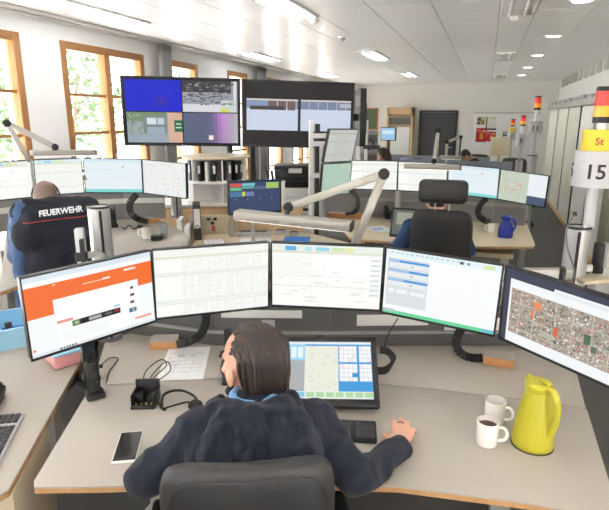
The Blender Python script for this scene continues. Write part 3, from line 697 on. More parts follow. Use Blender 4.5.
# grey screen standing behind the monitors
t = thing('desk_screen', 'grey upright cable screen along the back of the nearest desk', 'desk screen', (0, 0, 0))
px = [onz(128, 333, ZT), onz(215, 345, ZT), onz(330, 346, ZT), onz(440, 345, ZT), onz(520, 345, ZT)]
for a, b in zip(px, px[1:]):
    obj('panel', MB().bar(a + Vector((0, 0, 0.13)), b + Vector((0, 0, 0.13)), 0.022, 0.256, 0.004), 'tray_grey', t)
    obj('ledge', MB().bar(a + Vector((0, -0.02, 0.085)), b + Vector((0, -0.02, 0.085)), 0.03, 0.012, 0.002), 'grey_plastic', t)
def on_panel(x, y, k, off=0.016):                           # a point on facet k of the screen
    a, b = px[k], px[k + 1]; n = Vector((b.y - a.y, -(b.x - a.x), 0)).normalized(); d = ray(x, y); s = ((a + n * off) - _C).dot(n) / d.dot(n); return _C + d * s
for (k, x0, y0, x1, y1, nm) in ((1, 221, 310, 302, 318, 'cable_cover'), (1, 262, 320, 275, 328, 'socket_strip'), (2, 357, 315, 428, 325, 'cable_cover'), (3, 445, 318, 500, 330, 'cable_cover')):
    p, q = on_panel(x0, y0, k), on_panel(x1, y1, k); zz = (p.z + q.z) / 2
    obj(nm, MB().bar((p.x, p.y, zz), (q.x, q.y, zz), 0.012, abs(p.z - q.z), 0.002), 'white_lacquer' if nm != 'socket_strip' else 'sign_grey', t)

# columns and the rail that carries the monitors
CL, CR = Vector((-1.93, 2.36, ZT)), Vector((0.462, 2.86, ZT))
def column(p, z1, label, extra=None):
    t = thing('support_column', label, 'column', p, 0, 'aluminium columns')
    obj('tube', MB().cyl((0, 0, 0), (0, 0, z1 - p.z), 0.057, seg=28), 'aluminium', t)
    obj('top_ring', MB().lathe([(0.052, 0), (0.059, 0), (0.059, 0.012), (0.052, 0.012)], 28, (0, 0, z1 - p.z - 0.006)), 'black_plastic', t)
    d = (Vector((0, 0, 0)) - p); a = math.atan2(d.y, d.x) + 0.1
    obj('groove', MB().box((math.cos(a) * 0.055, math.sin(a) * 0.055, (z1 - p.z) / 2), (0.012, 0.014, z1 - p.z - 0.03), (0, 0, a)), 'black_plastic', t)
    obj('foot_ring', MB().lathe([(0.0, 0), (0.066, 0), (0.066, 0.02), (0.057, 0.024)], 28), 'mid_grey', t)
    return t
column(CL, 1.49, 'short silver column behind the orange web page monitor')
column(CR, 1.435, 'silver column under the signal pole numbered 15')
rail_pts = [(-1.575, 1.755, 1.2), (-1.235, 2.245, 1.2), (-0.71, 2.52, 1.19), (-0.13, 2.565, 1.18), (0.41, 2.26, 1.18)]
t = thing('monitor_rail', 'aluminium rail behind the five nearest monitors', 'rail', (0, 0, 0))
for a, b in zip(rail_pts, rail_pts[1:]): obj('rail_section', MB().bar(a, b, 0.045, 0.06, 0.006), 'alu_matt', t)
obj('side_arm', MB().bar((-1.575, 1.755, 1.23), (-1.90, 2.31, 1.23), 0.04, 0.045, 0.006), 'alu_matt', t)
obj('side_arm', MB().bar((-0.13, 2.60, 1.215), (0.44, 2.80, 1.215), 0.05, 0.05, 0.006).bar((-0.13, 2.60, 1.165), (0.44, 2.80, 1.165), 0.04, 0.03, 0.004), 'alu_matt', t)
obj('end_clamp', MB().box((0.40, 2.785, 1.18), (0.03, 0.07, 0.13), bev=0.005), 'black_plastic', t)
for p in rail_pts: obj('joint', MB().cyl((p[0], p[1], p[2] - 0.04), (p[0], p[1], p[2] + 0.04), 0.03), 'black_plastic', t)
p = at(82, 256, 2.98)
t = thing('support_column', 'slim clamp post beside the short silver column at left', 'column', p, 0, 'aluminium columns')
q = at(82, 228, 2.98).z - p.z
obj('tube', MB().box((0, 0, q / 2 - 0.12), (0.045, 0.045, q + 0.24), (0, 0, 0.5), bev=0.006), 'aluminium', t)
obj('groove', MB().box((0.034, -0.03, q / 2 - 0.1), (0.02, 0.03, q + 0.1), (0, 0, 0.5)), 'black_plastic', t); obj('clamp', MB().box((0, 0, 0.0), (0.06, 0.06, 0.05), (0, 0, 0.5), bev=0.008), 'black_plastic', t)
obj('arm', MB().bar((0, 0, 0.0), (-1.9 - p.x + 0.02, 2.36 - p.y, 0), 0.03, 0.03), 'alu_matt', t)

def ring_text(txt, size, rad, z, ang, bold=0.0):
    me = text_mesh(txt, size, 0.0008, bold)
    for v in me.vertices:
        a = ang + v.co.x / rad; rr = rad + 0.0015 + v.co.z; v.co = (rr * math.cos(a), rr * math.sin(a), z + v.co.y)
    return me
def signal_pole(p, z0, label, num, rs, rl, zs, angs, yellow=True, red_first=True, sname=None, half=None):
    """zs: sign bottom, sign top, yellow top, lamp bottom, lamp middle, lamp top (absolute heights)."""
    t = thing('signal_pole', label, 'signal pole', (p[0], p[1], z0), 0, 'signal poles'); b = z0
    obj('tube', MB().cyl((0, 0, 0), (0, 0, zs[0] - b), rl * 0.62, seg=20), 'sign_grey', t)
    s = obj('number_sign', MB().lathe([(rs - 0.004, 0), (rs, 0), (rs, zs[1] - zs[0]), (rs - 0.004, zs[1] - zs[0]), (0, zs[1] - zs[0] - 0.002)], 36, (0, 0, zs[0] - b)), 'sign_grey', t)
    obj('sign_floor', MB().lathe([(0, 0), (rs - 0.005, 0), (rs - 0.005, 0.004), (0, 0.004)], 30, (0, 0, zs[0] - b + 0.001)), 'sign_grey', s)
    for a in angs:
        me = ring_text(num, (zs[1] - zs[0]) * 0.56, rs, (zs[0] + zs[1]) / 2 - b - 0.012, a, 0.0015); me.materials.append(mat('print_black')); obj('numerals', me, None, s)
    if yellow:
        c = obj('yellow_collar', MB().lathe([(rs * 0.76, 0), (rs * 0.76, zs[2] - zs[1]), (0, zs[2] - zs[1])], 32, (0, 0, zs[1] - b)), 'yellow_sign', t)
        if sname:
            me = ring_text(sname, (zs[2] - zs[1]) * 0.46, rs * 0.76, (zs[1] + zs[2]) / 2 - b - 0.005, angs[0], 0.0008); me.materials.append(mat('red_print')); obj('lettering', me, None, c)
    obj('stem', MB().cyl((0, 0, zs[2] - b - 0.002), (0, 0, zs[3] - b), rl * 0.42, seg=14), 'white_plastic', t)
    obj('lamp_base', MB().cyl((0, 0, zs[3] - b), (0, 0, zs[3] - b + 0.028), rl * 1.04, seg=24), 'black_plastic', t)
    obj('amber_lamp', MB().cyl((0, 0, zs[3] - b + 0.028), (0, 0, zs[4] - b), rl, seg=24), 'amber_lens', t)
    obj('red_lamp', MB().cyl((0, 0, zs[4] - b), (0, 0, zs[5] - b - 0.02), rl, seg=24), 'red_lens', t)
    obj('lamp_cap', MB().cyl((0, 0, zs[5] - b - 0.02), (0, 0, zs[5] - b), rl * 1.03, rl * 0.95, seg=24), 'black_plastic', t)
    return t
PA = Vector((CR.x + 0.040, CR.y + 0.0, 0)); face = math.atan2(-PA.y, -PA.x)
signal_pole(PA, 1.435, 'big signal pole numbered 15 with yellow collar and red over amber lamp', '15', 0.100, 0.041, (1.635, 1.80, 1.895, 1.925, 2.0, 2.085), (face + 0.0, face - 1.62, face + 2.2), sname='St')
t = thing('cable', 'thin grey cable running down the silver column under the signal pole', 'cable', (0, 0, 0))
p0, n0 = PA, Vector((-0.45, -0.9, 0)).normalized()
obj('wire', MB().tube(catmull([at(575, 215, 2.84), at(567, 228, 2.80), at(568, 250, 2.79), at(574, 270, 2.78), at(571, 290, 2.78)]), 0.004), 'mid_grey', t)
obj('plug', MB().box(at(575, 214, 2.845), (0.018, 0.012, 0.02), bev=0.003), 'black_plastic', t)
p = at(598, 262, 2.95)
t = thing('clamp_holder', 'black and silver clamp beside the column at the right edge', 'clamp', p)
obj('clamp_body', MB().box((0, 0, 0.02), (0.05, 0.05, 0.15), bev=0.006), 'black_plastic', t); obj('silver_sleeve', MB().cyl((0.035, -0.01, -0.02), (0.035, -0.01, 0.1), 0.022), 'aluminium', t)
obj('shelf_plate', MB().box((-0.03, -0.05, -0.075), (0.16, 0.12, 0.02), (0, 0, 0.5), bev=0.004), 'desk_beige', t); obj('bracket', MB().bar((0, 0, -0.03), (CR.x - p.x, CR.y - p.y, -0.03), 0.03, 0.03), 'alu_matt', t)

# ------------------------------------------------------------------ lamps with jointed arms
def arm_lamp(label, foot, base, elbow, wrist, head0, head1, th, s=1.0):
    t = thing('desk_lamp', label, 'desk lamp', foot, 0, 'jointed arm lamps'); o = Vector(foot); L = lambda v: Vector(v) - o
    obj('post', MB().cyl((0, 0, 0), L(base), 0.018 * s), 'alu_matt', t)
    a1 = obj('lower_arm', MB().bar(L(base), L(elbow), 0.03 * s, 0.042 * s, 0.006), 'lamp_arm', t)
    a2 = obj('upper_arm', MB().bar(L(elbow), L(wrist), 0.03 * s, 0.042 * s, 0.006), 'lamp_arm', t)
    ax = (Vector(elbow) - _C).normalized() * 0.03 * s
    obj('elbow_joint', MB().cyl(L(elbow) - ax, L(elbow) + ax, 0.030 * s, seg=20), 'black_soft', t)
    ax = ax * 0.9; obj('wrist_joint', MB().cyl(L(wrist) - ax, L(wrist) + ax, 0.027 * s, seg=20), 'black_soft', t)
    m = (Vector(head0) + Vector(head1)) / 2; d = (Vector(head1) - Vector(head0)).normalized()
    q = Vector(head0) + d * max(0.0, min((Vector(head1) - Vector(head0)).length, (Vector(wrist) - Vector(head0)).dot(d)))
    obj('neck', MB().cyl(L(wrist), L(q), 0.014 * s), 'dark_grey', t)
    h = obj('lamp_head', MB().bar(L(head0), L(head1), 0.10 * s, th, 0.008), 'lamp_arm', t)
    obj('diffuser', MB().bar(L(Vector(head0) + d * 0.02) - Vector((0, 0, th * 0.5)), L(Vector(head1) - d * 0.02) - Vector((0, 0, th * 0.5)), 0.08 * s, 0.006), 'diffuser', h)
    obj('end_cap', MB().bar(L(head1), L(Vector(head1) + d * 0.012), 0.102 * s, th * 1.02, 0.004), 'dark_grey', h)
    return t
b = at(350, 256, 2.86)
arm_lamp('big jointed arm lamp behind the middle monitors of the nearest desk', (b.x, b.y, ZT), b, at(384, 174, 2.9), at(289, 207, 3.0), at(236, 214, 3.02), at(351, 226, 2.86), 0.05)

# ------------------------------------------------------------------ things on the nearest desk
tm = monitor('tilted touch screen with map and blue button grid in front of the seated person', (-0.616, 2.083, 0.872), 15.0, -53.1, -1.0, 0.51, 0.335, sc_touch(), None, bez=0.024, depth=0.022, name='touch_monitor')
lg = obj('emblem', MB().lathe([(0, 0), (0.008, 0), (0.008, 0.001), (0, 0.001)], 16), 'sign_grey', tm, loc=(0, -0.0075, -0.15), rot=(PI / 2, 0, 0))
ltx = text_mesh('hp', 0.009, 0.0003); ltx.materials.append(mat('print_black')); obj('lettering', ltx, None, lg, loc=(0, 0.0005, 0.0013), rot=(0, 0, 0))
obj('webcam', MB().box((0, 0.004, 0.172), (0.035, 0.02, 0.012), bev=0.004), 'black_plastic', tm)
st = MB(); st.bar((0, 0.05, -0.01), (0, 0.115, -0.035), 0.16, 0.03, 0.005); obj('stand', st, 'black_plastic', tm)
obj('foot', MB().box((0, 0.03, -0.13), (0.30, 0.02, 0.05), bev=0.006), 'black_plastic', tm)

def keyboard(label, p, rz, w, d, mt='black_soft', rows=6, cols=19, keymat='dark_grey', tilt=0.03):
    t = thing('keyboard', label, 'keyboard', p, rz, 'keyboards'); t.rotation_euler = (tilt, 0, rz)
    obj('case', MB().box((0, 0, 0.008), (w, d, 0.016), bev=0.006), mt, t)
    k = MB(); kw, kd = (w - 0.016) / cols, (d - 0.016) / rows
    for i in range(cols):
        for j in range(rows):
            if i in (14,) and cols > 16: continue
            if j == 0 and 4 <= i <= 8:
                if i == 4: k.box((-w / 2 + 0.008 + kw * 6.5, -d / 2 + 0.008 + kd * 0.5, 0.018), (kw * 5 - 0.003, kd - 0.003, 0.007), bev=0.0015, seg=1)
                continue
            k.box((-w / 2 + 0.008 + kw * (i + 0.5), -d / 2 + 0.008 + kd * (j + 0.5), 0.018), (kw - 0.003, kd - 0.003, 0.007), bev=0.0015, seg=1)
    o = obj('keys', k, keymat, t); o['kind'] = 'stuff'
    return t
keyboard('slim black keyboard lying below the tilted touch screen', (-0.50, 1.838, ZT + 0.003), R(13), 0.37, 0.135)

def quad(px4, z):
    c = [onz(x, y, z) for x, y in px4]; ctr = sum(c, Vector()) / 4; e = (c[1] - c[0] + c[2] - c[3]) / 2; f = (c[0] - c[3] + c[1] - c[2]) / 2
    return ctr, math.atan2(e.y, e.x), e.length, f.length
def sheet(label, px4, z, rects, name='paper_sheet', cat='paper', border=None, group=None):
    c, a, w, h = quad(px4, z); t = thing(name, label, cat, c, a, group)
    obj('sheet', MB().box((0, 0, 0.0015), (w, h, 0.002)), border or 'paper', t)
    obj('print', rects_mesh('print', w * 0.94, h * 0.92, rects, PRINT, 0.0002), None, t, loc=(0, 0, 0.0032), rot=(-PI / 2, 0, 0))
    return t
def form_rects(seed, n=26, base=(238, 239, 240)):
    rn = random.Random(seed); r = [(0, 0, 1, 1, base, 0)]
    for i in range(6): r.append((0.06, 0.2 + 0.12 * i, 0.94, 0.207 + 0.12 * i, (180, 186, 200), 1))
    for i in range(5): r.append((0.1 + 0.2 * i, 0.15, 0.106 + 0.2 * i, 0.85, (190, 196, 208), 1))
    for k in range(n): x, y = rn.uniform(0.06, 0.8), rn.uniform(0.15, 0.85); r.append((x, y, x + rn.uniform(0.04, 0.12), y + 0.03, rn.choice([(176, 190, 220), (200, 206, 214), (228, 196, 150), (214, 180, 176)]), 2))
    return r
def flip(r): return [(a, b, c, d, col, (l[0] if l else 1)) for (a, b, c, d, col, *l) in r]
sheet('printed chart in a clear sleeve on the nearest desk left of the seated person', [(166.6, 348), (208, 347), (206, 379), (158.7, 381)], ZT, form_rects(4), name='printed_chart')

# wooden blocks and cable chains
def block(label, px_, z, rz):
    p = onz(px_[0], px_[1], z); t = thing('wooden_block', label, 'block', p, rz, 'wooden cable blocks')
    obj('core', MB().box((0, 0, 0.022), (0.142, 0.10, 0.043), bev=0.002), 'block_wood', t); obj('laminate', MB().box((0, 0, 0.0455), (0.142, 0.10, 0.004)), 'desk_white', t)
block('wooden block with white top beside the printed chart', (165, 346), ZT, R(22))
block('wooden block with white top near the yellow jug', (499, 363), ZT, R(-6))
def chain(label, pts, w=0.042, h=0.028):
    pts = catmull(pts, 12); t = thing('cable_chain', label, 'cable chain', pts[-1], 0, 'black cable chains'); o = Vector(pts[-1])
    acc = 0; last = pts[0]; seg = 0.021; path = [pts[0]]
    for a, b in zip(pts, pts[1:]):
        d = (b - a).length; u = 0
        while acc + d - u >= seg:
            u += seg - acc; acc = 0; path.append(a + (b - a) * (u / d))
        acc += d - u
    for a, b in zip(path, path[1:]):
        obj('link', MB().bar(a - o, b - o, w, h, 0.004, up=(0.3, -0.9, 0.3)), 'black_soft', t)
    obj('cable', MB().tube([p - o for p in path], 0.007, 6), 'cable', t)
chain('black curved cable chain dropping behind the spreadsheet monitor to a block', [at(205, 306, 2.68), at(206, 322, 2.68), at(200, 335, 2.67), at(188, 342, 2.66), onz(178, 344, ZT + 0.025)])
chain('black curved cable chain dropping behind the form monitor to a block', [at(463, 326, 2.72), at(456, 340, 2.72), at(458, 350, 2.71), at(468, 357, 2.70), onz(484, 358, ZT + 0.028)])
t = thing('cable_loop', 'thick black cable loop plugged in beside the touch screen', 'cable', onz(385, 372, ZT))
o = t.location.copy()
for k in range(3):
    dz = 0.012 * k; obj('cord', MB().tube(catmull([at(377, 373, 2.33) - o + Vector((0, 0, dz)), at(386, 372, 2.36) - o + Vector((0, 0, dz)), at(392, 362, 2.42) - o + Vector((0.006 * k, 0, dz)), at(388, 354, 2.47) - o + Vector((0, 0, dz)), at(380, 352, 2.47) - o + Vector((0, 0, dz))]), 0.008), 'cable', t)
obj('lead', MB().tube(catmull([at(383, 352, 2.5) - o, at(388, 335, 2.6) - o, at(398, 318, 2.64) - o]), 0.003, 6), 'cable', t)

# phone, charging dock, headset, radio handsets, console
c, a, w, h = quad([(118.5, 434), (141.5, 433), (138.5, 462), (114, 465)], ZT)
t = thing('mobile_phone', 'white edged mobile phone lying face up on the desk', 'phone', c, a)
obj('body', MB().box((0, 0, 0.005), (w, h, 0.009), bev=0.004), 'white_plastic', t); obj('glass', MB().box((0, 0, 0.0098), (w * 0.92, h * 0.93, 0.001)), mat('phone_glass', (16, 16, 18), 0.08), t)
p = onz(146, 403, ZT)
t = thing('charging_dock', 'black open charging dock with wires on the desk', 'dock', p, R(20))
m = MB(); m.box((0, 0, 0.006), (0.105, 0.115, 0.012), bev=0.003); m.box((0, 0.05, 0.045), (0.105, 0.014, 0.09), bev=0.003)
for s in (-1, 1): m.box((s * 0.047, 0.005, 0.03), (0.01, 0.10, 0.06), bev=0.003)
m.box((-0.025, 0.02, 0.025), (0.035, 0.06, 0.04), bev=0.004); m.box((0.025, 0.02, 0.02), (0.035, 0.05, 0.03), bev=0.004); obj('shell', m, 'black_plastic', t)
pin = MB().cyl((0, 0, 0), (0, 0, 0.01), 0.0035, seg=8).mesh('contact', mat('brass', (220, 190, 110), 0.3, 0.9))
for k in range(4): obj('contact', pin, None, t, loc=(-0.033 + 0.022 * k, -0.035, 0.011))
obj('wire', MB().tube(catmull([(-0.02, 0.06, 0.03), (-0.02, 0.09, 0.10), (0.03, 0.18, 0.12), (0.05, 0.2, 0.08), (0.0, 0.12, 0.05), (0.0, 0.06, 0.03)]), 0.0025, 6).tube(catmull([(0.02, 0.06, 0.03), (0.0, 0.1, 0.07), (0.05, 0.2, 0.1), (0.07, 0.19, 0.06), (0.03, 0.1, 0.05), (0.03, 0.06, 0.03)]), 0.0025, 6), 'cable', t)
p = onz(180, 405, ZT); o = p.copy()
t = thing('headset', 'black telephone headset lying on the desk beside the charging dock', 'headset', p)
hp = lambda x, y, z: onz(x, y, z) - o
obj('headband', MB().tube(catmull([hp(162, 408, ZT + .012), hp(163, 396, ZT + .03), hp(172, 391, ZT + .04), hp(184, 391, ZT + .04), hp(195, 397, ZT + .03), hp(197, 404, ZT + .025)]), 0.006), 'black_plastic', t)
obj('microphone_boom', MB().tube(catmull([hp(163, 409, ZT + .01), hp(175, 405, ZT + .012), hp(188, 402, ZT + .015), hp(195, 404, ZT + .02)]), 0.004).ball(hp(164, 409, ZT + .01), (0.012, 0.008, 0.008)), 'black_plastic', t)
e = hp(195.5, 408, ZT); obj('ear_cushion', MB().lathe([(0, 0.001), (0.026, 0.001), (0.032, 0.01), (0.030, 0.022), (0.018, 0.032), (0, 0.032)], 24, e), 'black_soft', t)
obj('lead', MB().tube(catmull([hp(155, 402, ZT + .004), hp(159, 403, ZT + .004), hp(161, 408, ZT + .01)]), 0.0035, 6), 'cable', t)
def handset(label, p, rz, lean, h=0.165, stand=True):
    t = thing('radio_handset', label, 'radio', p, rz, 'black radio handsets'); t.rotation_euler = (lean, 0, rz)
    obj('body', MB().box((0, 0, h / 2 + 0.02), (0.056, 0.032, h), bev=0.009), 'black_plastic', t)
    obj('display', MB().box((0, -0.0165, h * 0.72), (0.038, 0.002, 0.036)), mat('dark_glass', (46, 50, 56), 0.1), t)
    k = MB()
    for i in range(3):
        for j in range(4): k.box((-0.014 + 0.014 * i, -0.017, h * 0.2 + 0.014 * j), (0.010, 0.003, 0.009), bev=0.001, seg=1)
    q = obj('keypad', k, 'dark_grey', t); q['kind'] = 'stuff'
    obj('antenna', MB().cyl((0.018, 0.005, h), (0.018, 0.005, h + 0.05), 0.007, 0.005), 'black_plastic', t); obj('knob', MB().cyl((-0.012, 0, h + 0.015), (-0.012, 0, h + 0.034), 0.009), 'black_plastic', t)
    if stand: obj('charger', MB().box((0, -0.004, 0.014), (0.078, 0.075, 0.028), bev=0.008), 'black_soft', t)
    return t
pr = onz(95, 396, ZT)
handset('black radio handset standing in its charger on the desk', (pr.x, pr.y, ZT), R(48), 0.0, 0.15)
pr2 = onz(92, 382, ZT)
handset('black radio handset behind the front one under the orange page monitor', (pr2.x - 0.02, pr2.y + 0.02, ZT + 0.0), R(48), 0.0, 0.23)
t = thing('cable', 'thin black wire curling from the radio chargers across the desk', 'cable', onz(110, 365, ZT)); o = t.location.copy()
obj('wire', MB().tube(catmull([onz(101, 365, ZT + .03) - o, onz(110, 358, ZT + .01) - o, onz(118, 359, ZT + .004) - o, onz(110, 370, ZT + .004) - o, onz(106, 383, ZT + .004) - o]), 0.003, 6), 'cable', t)
obj('plug', MB().box(onz(101, 366, ZT + .03) - o, (0.014, 0.014, 0.02), bev=0.003), 'black_plastic', t)
pc = onz(238, 378, ZT)
t = thing('telephone_console', 'black upright telephone console half hidden by the seated head', 'telephone', pc, R(25))
obj('panel', MB().box((0, 0.03, 0.125), (0.12, 0.025, 0.25), (0.12, 0, 0), bev=0.008), 'black_plastic', t); obj('foot', MB().box((-0.01, -0.005, 0.01), (0.13, 0.14, 0.02), bev=0.008), 'black_plastic', t)
obj('handset', MB().tube(catmull([(-0.05, -0.02, 0.035), (-0.065, -0.04, 0.06), (-0.06, -0.03, 0.10), (-0.045, 0.0, 0.12)]), 0.014), 'black_soft', t)

def mug(label, p, rz, fill=True):
    t = thing('mug', label, 'mug', p, rz, 'white mugs on the nearest desk'); r, h = 0.041, 0.095
    obj('cup', MB().lathe([(0, 0), (r - 0.004, 0), (r, 0.005), (r + 0.001, h), (r - 0.0035, h), (r - 0.004, 0.008), (0, 0.008)], 32), 'porcelain', t)
    obj('handle', MB().tube(catmull([(r - 0.002, 0, h * 0.80), (r + 0.018, 0, h * 0.82), (r + 0.030, 0, h * 0.6), (r + 0.024, 0, h * 0.34), (r - 0.002, 0, h * 0.22)]), 0.006), 'porcelain', t)
    obj('coffee', MB().lathe([(0, h * (0.8 if fill else 0.3)), (r - 0.004, h * (0.8 if fill else 0.3)), (r - 0.004, h * 0.2), (0, h * 0.2)], 24), 'coffee', t)
p = onz(486, 443, ZT); mug('front white mug filled with dark coffee beside the yellow jug', p, R(-5))
p = onz(494, 421, ZT); mug('rear white mug with a little coffee beside the yellow jug', p, R(-20), False)
p = onz(532, 444, ZT)
t = thing('thermos_jug', 'yellow green insulated coffee jug on the nearest desk', 'jug', p, R(-48)); t.scale = (0.95, 0.95, 0.95)
obj('body', MB().lathe([(0, 0.0), (0.074, 0.0), (0.079, 0.006), (0.079, 0.02), (0.077, 0.06), (0.070, 0.12), (0.060, 0.18), (0.050, 0.225), (0.047, 0.245), (0, 0.245)], 40), 'lime', t)
obj('lid', MB().lathe([(0.047, 0.243), (0.052, 0.25), (0.052, 0.268), (0.042, 0.278), (0, 0.280)], 32), 'lime', t)
obj('spout', MB().tube([(-0.025, 0, 0.25), (-0.046, 0, 0.262), (-0.060, 0, 0.274)], 0.021, 12, lambda u: 1 - 0.35 * u), 'lime', t)
obj('handle', MB().tube(catmull([(0.036, 0, 0.262), (0.066, 0, 0.266), (0.09, 0, 0.235), (0.098, 0, 0.18), (0.09, 0, 0.12), (0.07, 0, 0.08)]), 0.013, 10), 'lime', t)
obj('thumb_lever', MB().box((0.03, 0, 0.288), (0.05, 0.022, 0.01), (0, 0.12, 0), bev=0.004), 'lime', t)
obj('base_ring', MB().lathe([(0.06, 0.0), (0.0815, 0.0), (0.0815, 0.004), (0.06, 0.004)], 36, (0, 0, -0.0005)), 'dark_grey', t)

# ------------------------------------------------------------------ neighbouring desk at the left edge
t = thing('desk', 'white desk with wooden edge at the left edge of the picture', 'desk', (0, 0, 0))
poly = [(-1.50, 1.085), (-1.445, 1.115), (-1.43, 1.17), (-1.96, 2.20), (-2.2, 2.55), (-3.0, 2.3), (-2.4, 0.75)]
table_top(poly, ZT, 0, t)
t2 = thing('drawer_unit', 'beige drawer unit under the desk at the bottom left corner', 'drawer unit', (-1.78, 1.28, 0), R(-62))
obj('carcass', MB().box((0, 0, 0.345), (0.43, 0.5, 0.69), bev=0.004), 'desk_beige', t2)
for k in range(3):
    d = obj('drawer', MB().box((0, -0.258, 0.13 + 0.215 * k), (0.42, 0.018, 0.205), bev=0.003), 'desk_beige', t2); obj('handle', MB().box((0, -0.273, 0.13 + 0.215 * k + 0.06), (0.12, 0.014, 0.012), bev=0.003), 'alu_matt', d)
for (x, y_) in ((-2.25, 2.2), (-2.3, 1.1)): obj('leg', MB().box((x, y_, 0.357), (0.06, 0.06, 0.712), bev=0.005), 'alu_matt', t)
a0, a1 = onz(24, 418, ZT), onz(-2, 470, ZT)
ka = math.atan2((a0 - a1).y, (a0 - a1).x)
dv = (a0 - a1).normalized(); nv = Vector((-dv.y, dv.x, 0))
kp = a0 - dv * 0.2 + nv * 0.075
keyboard('black keyboard with raised keys on the desk at the left edge', (kp.x, kp.y, ZT + 0.003), ka, 0.43, 0.15, 'sign_grey', 6, 18, 'black_plastic')
p = onz(-2, 425, ZT)
t = thing('telephone', 'black desk telephone cut by the left edge of the picture', 'telephone', (p.x - 0.2, p.y + 0.06, ZT), ka)
obj('base', MB().box((0, 0, 0.058), (0.2, 0.22, 0.05), (0.25, 0, 0), bev=0.012), 'black_plastic', t); obj('handset', MB().tube(catmull([(0.06, -0.09, 0.06), (0.06, -0.06, 0.085), (0.06, 0.06, 0.12), (0.06, 0.09, 0.11)]), 0.024, 10), 'black_soft', t); obj('foot', MB().box((0, 0, 0.008), (0.18, 0.2, 0.016)), 'black_plastic', t)
p = onz(12, 338, ZT)
t = thing('storage_bin', 'pale blue open plastic bin at the left edge behind the desk', 'bin', p, R(55))
m = MB(); bw, bd, bh = 0.26, 0.34, 0.11
m.box((0, 0, 0.004), (bw, bd, 0.008)).box((-bw / 2, 0, bh / 2), (0.006, bd, bh)).box((bw / 2, 0, bh / 2), (0.006, bd, bh)).box((0, -bd / 2, bh / 2), (bw, 0.006, bh)).box((0, bd / 2, bh / 2), (bw, 0.006, bh))
obj('tub', m, 'pale_blue_plastic', t); obj('rim', MB().box((-bw / 2, 0, bh), (0.02, bd + 0.02, 0.008)).box((bw / 2, 0, bh), (0.02, bd + 0.02, 0.008)).box((0, -bd / 2, bh), (bw, 0.02, 0.008)).box((0, bd / 2, bh), (bw, 0.02, 0.008)), 'pale_blue_plastic', t)
t = thing('charger_lead', 'blue coiled lead lying in the pale blue bin', 'cable', (p.x, p.y, ZT + 0.009))
obj('wire', MB().tube(catmull([(0.03 + 0.05 * math.cos(k), 0.04 * math.sin(k * 1.1), 0.02 + 0.004 * k) for k in range(14)]), 0.006), 'blue_folder', t); obj('plug', MB().box((0.02, -0.03, 0.08), (0.03, 0.03, 0.04), bev=0.006), 'dark_grey', t)
p = onz(63, 362, ZT)
t = thing('lunch_box', 'pink plastic box under the orange page monitor', 'box', p, R(60))
obj('tub', MB().box((0, 0, 0.035), (0.13, 0.17, 0.07), bev=0.015), 'pink_plastic', t); obj('lid', MB().box((0, 0, 0.076), (0.14, 0.18, 0.014), bev=0.005), 'pale_blue_plastic', t)

